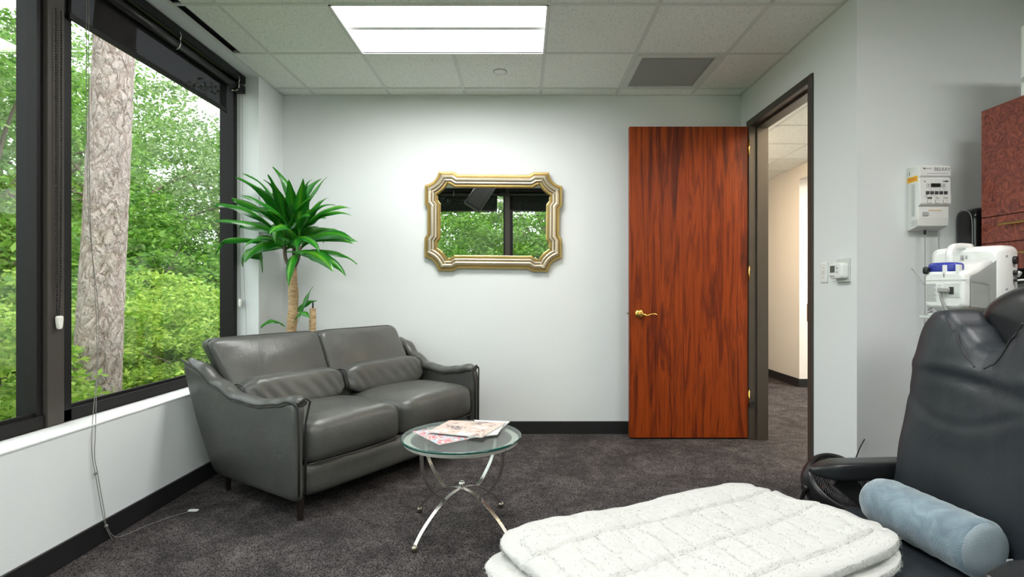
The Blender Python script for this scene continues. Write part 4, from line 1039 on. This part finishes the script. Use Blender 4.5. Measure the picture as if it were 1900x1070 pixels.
def backdf(q):
    h_ = (q.z+1)/2; zt = interp(ztab, abs(q.y)); z = lerp(.40, zt, h_)
    hwid = .30-.055*h_**2
    y = 1.50+q.y*hwid
    bul = (1-q.y**4)*(1-q.z**4)
    lobe = .035*math.exp(-((abs(q.y)-.62)/.3)**2)*max(0, h_-.55)
    x = 1.285+.085*h_ + q.x*(.055+.018*bul) - lobe*(q.x < 0)
    wr = 0
    if q.x < 0:
        wr = .010*math.exp(-((z-.90-.03*q.y)/.018)**2)*(1-q.y**2)-.007*math.exp(-((z-.93)/.02)**2)+.004*math.exp(-((z-.82+.05*sin(y*9))/.012)**2)+.005*fn((y*3, z*4, 0), 2.2, 3)
    return V((x+wr, y, z))
b_ = BM(); softbox(b_, None, None, 11, (8, 44, 50), backdf); bk = obj('backrest', b_, vinyl_m, t, True)
b_ = BM()
for sg in (-1, 1):
    pts = []
    for k in range(23):
        s = k/25; qy = sg*(.36-.34*s) if False else sg*lerp(.50, .0, s); 
        h_ = interp([(0, .985), (.25, .97), (.5, .93), (1, .90)], s); q = V((-.97, qy, 2*h_-1))
        pts.append(backdf(q)-V((.002, 0, 0)))
    tube(b_, pts, .0022, 6)
obj('seam_piping', b_, pipe_m, bk, True)
b_ = BM()
def hd(q):
    wv = .004*sin(6*atan2(q.z, q.y))*(1-abs(q.x))
    return V((1.470+q.x*.065, 1.490+q.y*.185, 1.062+q.z*(.118+wv)-.01*q.y))
softbox(b_, None, None, 2.4, 20, hd); obj('headrest', b_, armv_m, t, True)
b_ = BM(); sweep(b_, [V((1.44, 1.5, .8)), V((1.46, 1.5, .98))], rect(.05, .012), smooth=False, up=(1, 0, 0)); obj('headrest_bracket', b_, black_m, t, True)
for yc in (1.855, 1.145):
    def adf(q):
        s = (q.x+1)/2; taper = min(1, .55+s*2.4)
        return V((lerp(1.005, 1.44, s), yc+q.y*.042*taper, .536+q.z*.032*taper+.010*s))
    b_ = BM(); softbox(b_, None, None, 5, (16, 10, 8), adf); ar = obj('armrest', b_, armv_m, t, True)
    sg = 1 if yc > 1.5 else -1
    b_ = BM(); sweep(b_, [V((1.10, yc, .512)), V((1.16, yc-sg*.01, .46)), V((1.22, yc-sg*.03, .40)), V((1.24, yc-sg*.08, .36))], rect(.06, .03), up=(0, 1, 0), smooth=False); obj('arm_support', b_, black_pl, ar, True)
b_ = BM(); softbox(b_, (.95, 1.46, .035), (.42, .27, .035), 8, 12); obj('base_plate', b_, black_pl, t, True)
b_ = BM(); softbox(b_, (.98, 1.48, .20), (.13, .11, .16), 8, 10); obj('lift_column', b_, grey_pl, t, True)

# plush blanket
P00, P10, P11, P01 = (-.10, 1.418), (.735, 1.79), (1.03, 1.375), (.20, .96)
def bil(c4, u, w_): return tuple((1-u)*(1-w_)*c4[0][i]+u*(1-w_)*c4[1][i]+u*w_*c4[2][i]+(1-u)*w_*c4[3][i] for i in (0, 1))
def crease(u, w_):
    h_ = 0
    band = int(w_*3.2+u*.3); off = (band % 2)*.5
    x = (u*13+off+w_*1.4) % 1; d_ = min(x, 1-x); h_ -= .009*math.exp(-(d_/.055)**2)*min(1, 6*w_*(1-w_))*(.6+.6*fn((int(u*13+off), band, 0), 3.7, 2))
    y = (w_*3.2+u*.3) % 1; d2 = min(y, 1-y); h_ -= .012*math.exp(-(d2/.035)**2)
    return h_
def blanket_layer(bm, c4, z0, z1, sd, droop=0):
    def df(q):
        u, w_ = (q.x+1)/2, (q.y+1)/2; x, y = bil(c4, u, w_)
        e = .012*fn((u*9, w_*7, q.z), 1, sd); 
        zt = z1 + .014*fn((u*3, w_*3, 0), 1, sd)+.006*fn((u*16, w_*12, 0), 1, sd)+crease(u, w_)*(sd == 1)
        # nap swells a little toward the right edge fold
        zt += .012*math.exp(-((u-.97)/.06)**2)
        z = lerp(z0, zt, (q.z+1)/2)
        z -= droop*max(0, .14-u)*1.2
        return V((x+e, y+e*.8, z))
    softbox(bm, None, None, 7, (150, 90, 6), df)
def tufts(bm, src, count, sd, ln=.0075):
    src.faces.ensure_lookup_table(); rr = random.Random(sd); fs = [f for f in src.faces if f.calc_center_median().z > .462]
    for _ in range(count):
        f = rr.choice(fs)
        if f.normal.z > .85 and rr.random() < .85: continue
        c = f.calc_center_median(); nz = f.normal
        p = c+V((rr.uniform(-.004, .004), rr.uniform(-.004, .004), 0)) - nz*.002
        d = (nz+V((rr.uniform(-.9, .9), rr.uniform(-.9, .9), rr.uniform(-.2, .3)))).normalized(); s = d.cross(V((rr.random(), rr.random(), rr.random()))).normalized()*.0012
        L_ = ln*rr.uniform(.5, 1.15)
        bm.faces.new([bm.verts.new(p-s), bm.verts.new(p+s), bm.verts.new(p+d*L_)])
t = thing('plush_blanket', 'folded cream faux fur blanket lying on the treatment chair footrest', 'blanket', (.46, 1.39, .455))
b_ = BM(); blanket_layer(b_, [P00, P10, P11, P01], .492, .528, 1, .02); bmesh.ops.recalc_face_normals(b_, faces=b_.faces); b_.normal_update()
tf = BM(); tufts(tf, b_, 42000, 3); 
obj('upper_fold', b_, plush_m, t, True)
b_ = BM(); blanket_layer(b_, [(-.135, 1.375), (.715, 1.765), (1.02, 1.35), (.13, .905)], .456, .492, 2, .05); bmesh.ops.recalc_face_normals(b_, faces=b_.faces); b_.normal_update()
tufts(tf, b_, 25000, 5); obj('lower_fold', b_, plush_m, t, True)
o = obj('pile', tf, tuft_m, t, True, recalc=False); o['kind'] = 'stuff'

# bolster
A_, B_ = V((1.100, 1.635, .519)), V((1.150, 1.318, .519)); ax = (B_-A_).normalized(); sd_ = ax.cross(V((0, 0, 1))).normalized(); Lb = (B_-A_).length
t = thing('bolster_pillow', 'blue grey velour bolster pillow resting across the chair seat', 'pillow', tuple((A_+B_)/2-V((0, 0, .072))))
b_ = BM(); rings = []
N = 40
for s, r in [(-.034, .008), (-.030, .030), (-.018, .054), (.0, .067), (.03, .0735)]+[(lerp(.03, Lb-.008, k/16), .0735+.0012*sin(k*2.1)) for k in range(1, 17)]+[(Lb, .068)]:
    rings.append([b_.verts.new(A_+ax*s+sd_*(r*cos(2*pi*i/N))+V((0, 0, r*sin(2*pi*i/N)))+V((0, 0, .0015))*fn((s*40, i*.6, 0), 1, 2)) for i in range(N)])
for A, B in zip(rings, rings[1:]):
    for j in range(N): f = b_.faces.new([A[j], A[(j+1) % N], B[(j+1) % N], B[j]]); f.smooth = True
b_.faces.new(rings[0][::-1]); b_.faces.new(rings[-1]); obj('pillow_body', b_, velvet_m, t, True)
b_ = BM(); lath = []
rings = []
for s, r in ((Lb-.002, .0690), (Lb+.004, .0665), (Lb+.009, .050), (Lb+.011, .025)): rings.append([b_.verts.new(A_+ax*s+sd_*(r*cos(2*pi*i/N))+V((0, 0, r*sin(2*pi*i/N)))) for i in range(N)])
for A, B in zip(rings, rings[1:]):
    for j in range(N): f = b_.faces.new([A[j], A[(j+1) % N], B[(j+1) % N], B[j]]); f.smooth = True
b_.faces.new(rings[-1]); obj('end_panel', b_, velvet_end, t, True)
b_ = BM(); c0 = B_-sd_*.0+V((0, 0, 0)); mt = M.Translation(B_+V((.056, .003, -.033))) ; bx(b_, -.001, .016, -.001, .001, -.012, .010, mat=mt); obj('care_tag', b_, plastic_w, t, True)

# floor fan
FC = V((1.385, 2.34, .300)); fm_ = M.Translation(FC) @ M.Rotation(R(8), 4, 'Z') @ M.Rotation(R(42), 4, 'X')
t = thing('floor_fan', 'small black round floor fan tilted up behind the chair armrest', 'fan', (1.385, 2.34, 0))
def tr(p): return fm_ @ V(p)
b_ = BM(); n = 48; rings = []
for r, z in ((.118, .045), (.124, .052), (.134, .050), (.141, .035), (.143, .0), (.138, -.035), (.128, -.05), (.122, -.045), (.117, -.02), (.116, .03)):
    rings.append([b_.verts.new(tr((r*cos(2*pi*i/n), r*sin(2*pi*i/n), z))) for i in range(n)])
for k in range(len(rings)):
    A, B = rings[k], rings[(k+1) % len(rings)]
    for j in range(n): f = b_.faces.new([A[j], A[(j+1) % n], B[(j+1) % n], B[j]]); f.smooth = True
obj('ring_housing', b_, black_pl, t, True)
b_ = BM()
for k in range(44):
    a = 2*pi*k/44; pts = [tr((r*cos(a+1.1*(r-.03)/.09), r*sin(a+1.1*(r-.03)/.09), .046-.10*(.118-r)**2)) for r in (.028, .045, .06, .08, .1, .118)]
    tube(b_, pts, .0014, 5)
for r in (.06, .09): tube(b_, [tr((r*cos(2*pi*i/40), r*sin(2*pi*i/40), .045)) for i in range(40)], .0014, 5, closed=True)
g_ = obj('front_grille', b_, simple('dark_grille', (.035, .035, .037), .35), t, True)
b_ = BM(); cyl(b_, tr((0, 0, .030)), tr((0, 0, .052)), .030, 24); obj('grille_hub', b_, black_pl, g_, True)
b_ = BM()
for k in range(3):
    a0 = k*2*pi/3; G = []
    for i in range(9):
        r = .02+.088*i/8; G.append([b_.verts.new(tr((r*cos(a0+d_), r*sin(a0+d_), z))) for d_, z in ((-.45+.1*i/8, -.012), (-.1, .004), (.25, .012), (.55-.1*i/8, .015))])
    for A, B in zip(G, G[1:]):
        for j in range(3): f = b_.faces.new([A[j], A[j+1], B[j+1], B[j]]); f.smooth = True
bmesh.ops.solidify(b_, geom=b_.faces[:], thickness=.002); obj('blades', b_, simple('fan_blade', (.03, .03, .032), .3), t, True)
b_ = BM(); cyl(b_, tr((0, 0, -.10)), tr((0, 0, -.02)), .045, 24, .03); tube(b_, [tr((.1, 0, -.05)), tr((0, 0, -.08)), tr((-.1, 0, -.05))], .006, 8); obj('motor', b_, black_pl, t, True)
b_ = BM()
for s_ in (-1, 1):
    tube(b_, bez([tr((s_*.150, 0, 0)), (FC.x+s_*.158, FC.y+.02, .17), (FC.x+s_*.150, FC.y+.04, .02), (FC.x+s_*.12, FC.y+.05, .009)], 6), .009, 8)
    cyl(b_, tr((s_*.138, 0, 0)), tr((s_*.160, 0, 0)), .014, 12)
tube(b_, [V((FC.x-.12, FC.y+.05, .009)), V((FC.x, FC.y-.10, .009)), V((FC.x+.12, FC.y+.05, .009))], .009, 8); obj('stand', b_, black_pl, t, True)
b_ = BM(); tube(b_, bez([(1.50, 2.45, .10), (1.60, 2.6, .22), (1.72, 2.72, .33), (1.80, 2.79, .38)], 8), .003, 6); tag(obj('fan_cord', b_, black_pl), 'thin black cord rising from the floor fan to the alcove wall', 'cord')

# ---------------------------------------------------------------- outdoors: the wood beyond the windows
b_ = BM(); n = 40
G = [[b_.verts.new((lerp(-45, 12, i/n), lerp(-35, 50, j/n), -.35+.3*fn((i*.4, j*.4, 0), 1, 4)-.0*i)) for j in range(n+1)] for i in range(n+1)]
for i in range(n):
    for j in range(n): f = b_.faces.new([G[i][j], G[i+1][j], G[i+1][j+1], G[i][j+1]]); f.smooth = True
o = obj('ground', b_, undergrowth_m); o['kind'] = 'structure'
t = thing('pine_tree', 'thick straight pine trunk with scaly bark just outside the window', 'tree', (-4.1, 5.0, -.35))
b_ = BM(); rows = []; n = 40
for k in range(90):
    z = -.4+k*.075; c = V((-4.055+.052*(z+.4), 5.0, z)); r = .182-.006*z+.03*math.exp(-(z+.4)*1.5)
    rows.append([b_.verts.new(c+V((cos(2*pi*i/n), sin(2*pi*i/n), 0))*(r+.010*fn((cos(2*pi*i/n)*3, sin(2*pi*i/n)*3, z*3.0), 2.2, 1)+.006*fn((cos(2*pi*i/n)*9, sin(2*pi*i/n)*9, z*7), 2, 8))) for i in range(n)])
for A, B in zip(rows, rows[1:]):
    for j in range(n): f = b_.faces.new([A[j], A[(j+1) % n], B[(j+1) % n], B[j]]); f.smooth = True
obj('trunk', b_, bark_m, t, True)
import numpy as np
def leafmesh(name, mat, clumps, per, size, spread, flat, seed, shell, rx, rz):
    rg = np.random.default_rng(seed)
    d = rg.normal(size=(clumps, 3)); d /= np.linalg.norm(d, axis=1)[:, None]
    rad = shell+(1-shell)*rg.random(clumps)**.6
    cc = d*rad[:, None]*np.array([rx, rx, rz])
    n = clumps*per
    c = np.repeat(cc, per, axis=0)+rg.normal(size=(n, 3))*np.array([spread, spread, spread*flat])
    # droop with distance from the clump centre: a spray
    a = rg.normal(size=(n, 3)); a[:, 2] *= .5; a /= np.linalg.norm(a, axis=1)[:, None]
    b2 = rg.normal(size=(n, 3)); b2 -= a*(a*b2).sum(1)[:, None]; b2 /= np.linalg.norm(b2, axis=1)[:, None]
    s = size*(.6+.8*rg.random(n))[:, None]
    v = np.stack([c-a*s, c+b2*s*.42+a*s*.1, c+a*s, c-b2*s*.42+a*s*.1], 1).reshape(-1, 3)
    me = bpy.data.meshes.new(name); me.vertices.add(n*4); me.vertices.foreach_set('co', v.ravel())
    me.loops.add(n*4); me.loops.foreach_set('vertex_index', np.arange(n*4)); me.polygons.add(n)
    me.polygons.foreach_set('loop_start', np.arange(0, n*4, 4)); me.polygons.foreach_set('loop_total', np.full(n, 4)); me.update(); me.materials.append(mat)
    return me
def branchmesh(name, n, rx, rz, seed, r0):
    rr = random.Random(seed); b_ = BM()
    for k in range(n):
        a = rr.uniform(0, 2*pi); e = rr.uniform(-.2, 1.1); L_ = rr.uniform(.6, .95)
        p = [V((0, 0, -rz*.8)), V((0, 0, -rz*rr.uniform(.1, .6)))]; q = V((cos(a)*cos(e)*rx*L_, sin(a)*cos(e)*rx*L_, sin(e)*rz*L_))
        m_ = p[1].lerp(q, .5)+V((rr.uniform(-.1, .1)*rx, rr.uniform(-.1, .1)*rx, .1*rz))
        tube(b_, bez([p[0], p[1], m_, q], 5), r0, 6, scale=lambda s: 1.1-.95*s)
    me = bpy.data.meshes.new(name); b_.to_mesh(me); b_.free(); me.materials.append(branch_m); return me
kinds = {}
for key, mt, cl, per, sz, sp, fl, sh, rx, rz in (
    ('tree', leaf_a, 330, 62, .052, .18, .35, .45, 2.4, 3.0), ('pale', leaf_c, 230, 64, .048, .17, .35, .4, 2.3, 3.0),
    ('bush', leaf_b, 230, 62, .036, .085, .45, .3, 1.15, .95), ('shrub', leaf_a, 240, 66, .038, .10, .45, .35, 1.2, 1.1)):
    kinds[key] = [(leafmesh('foliage', mt, cl, per, sz, sp, fl, s*17+hash(key) % 7*0+len(key), sh, rx, rz), branchmesh('branches', 12 if rz > 2 else 9, rx, rz, s+3, .075 if rz > 2 else .018), rx, rz) for s in range(2)]
cnt = {}
def plant(kind, x, y, z, s, label, cat, group, name, rz_=None):
    k = cnt.get(kind, 0); cnt[kind] = k+1
    fo_, br_, rx, rz = kinds[kind][k % 2]
    rr = random.Random(k*13+len(kind))
    r = thing(name, label, cat, (x, y, z-rz*s), rr.uniform(0, 6.28), group)
    for nm, me in (('foliage', fo_), ('branches', br_)):
        o = bpy.data.objects.new(nm, me); C.objects.link(o); o.parent = r; o.location = (0, 0, rz*s); o.scale = (s, s, s)
    if z-rz*s > -.3 and rz > 2:
        b_ = BM(); tube(b_, [V((0, 0, -(z-rz*s)-.6)), V((.05, 0, .3*rz*s))], .11*s, 8); obj('trunk', b_, branch_m, r)
    return r
G1 = 'leafy trees standing in the wood outside the windows'; G2 = 'low bushes growing outside below the windows'
rr = random.Random(5)
# front row of yellow-green bushes below the windows
for k, (x, y, s) in enumerate([(-4.0, 2.2, 1.0), (-4.1, 3.4, .95), (-4.9, 4.3, 1.0), (-3.9, 6.3, 1.0), (-5.0, 7.4, 1.15), (-4.3, 9.2, 1.2), (-5.6, 3.0, 1.2), (-6.0, 5.8, 1.2), (-5.2, 10.8, 1.4), (-6.8, 8.6, 1.4), (-6.5, 12.5, 1.5)]):
    plant('bush', x, y, .18+.12*rr.random(), s, 'yellow green bush growing low outside in front of the darker trees', 'bush', G2, 'bush')
for k, (x, y, s) in enumerate([(-7.2, 4.3, 1.5), (-7.5, 7.0, 1.6), (-7.8, 10.5, 1.8), (-8.6, 13.5, 2.0), (-6.4, 15, 2.0), (-8.2, 2.0, 1.6)]):
    plant('shrub', x, y, 1.0, s, 'mid green tall shrub behind the yellow green bushes outside', 'shrub', 'tall shrubs outside behind the bushes', 'shrub')
for k, (x, y, z, s, kd) in enumerate([(-8.6, 5.0, 3.2, 1.0, 'pale'), (-9.0, 9.0, 2.9, 1.0, 'tree'), (-9.5, 12.5, 3.4, 1.15, 'pale'), (-7.8, 16.0, 3.0, 1.1, 'tree'),
                                 (-12.5, 8.0, 3.5, 1.4, 'tree'), (-13.0, 14.0, 4.0, 1.5, 'tree'), (-11, 19.5, 4.0, 1.5, 'pale'), (-13.5, 3.5, 2.6, 1.2, 'pale'), (-6.0, 22, 4.0, 1.5, 'tree'), (-17, 10, 3.8, 1.5, 'tree'), (-9.0, 7.2, 6.4, .9, 'pale'), (-17.5, 18, 4.5, 1.8, 'tree')]):
    plant(kd, x, y, z, s, {'tree': 'mid green leafy tree standing further back in the wood', 'pale': 'grey green airy tree standing further back in the wood'}[kd], 'tree', G1 if kd == 'tree' else 'airy grey green trees in the wood outside', 'tree')
# wood behind the camera, seen in the mirror
for x, y, z, s, kd in [(-3, -6.5, 2.4, 1.0, 'tree'), (.8, -7.0, 2.6, 1.0, 'pale'), (-1.4, -10.5, 4.0, 1.3, 'tree'), (3.5, -9.0, 3.4, 1.2, 'tree'), (-6.5, -9, 3.6, 1.3, 'pale')]:
    plant(kd, x, y, z, s, {'tree': 'mid green leafy tree seen only in the mirror', 'pale': 'grey green airy tree seen only in the mirror'}[kd], 'tree', 'trees reflected in the mirror' if kd == 'tree' else 'airy trees reflected in the mirror', 'tree')
for x, y, s in [(-1.8, -4.4, 1.4), (.5, -4.8, 1.4)]:
    plant('shrub', x, y, 1.3, s, 'tall green shrub seen only in the mirror', 'shrub', 'shrubs reflected in the mirror', 'shrub')

# every small separate piece is a part of its own
for o in list(bpy.data.objects):
    if o.type == 'MESH' and o.parent and o.name.split('.')[0] in ('knobs', 'screws', 'screw_caps', 'buttons', 'latches', 'cables', 'hoses', 'arrow_buttons', 'printed_marks', 'key_symbols') or (o.parent and o.parent.name.startswith('lumbar_cushion')):
        split(o)
for o in bpy.data.objects:
    k = o.name.split('.')[0]; one = {'knobs': 'knob', 'screws': 'screw', 'screw_caps': 'screw_cap', 'buttons': 'button', 'latches': 'latch', 'cables': 'cable', 'hoses': 'hose', 'arrow_buttons': 'arrow_button', 'printed_marks': 'printed_mark', 'key_symbols': 'key_symbol'}
    if k in one: o.name = one[k]
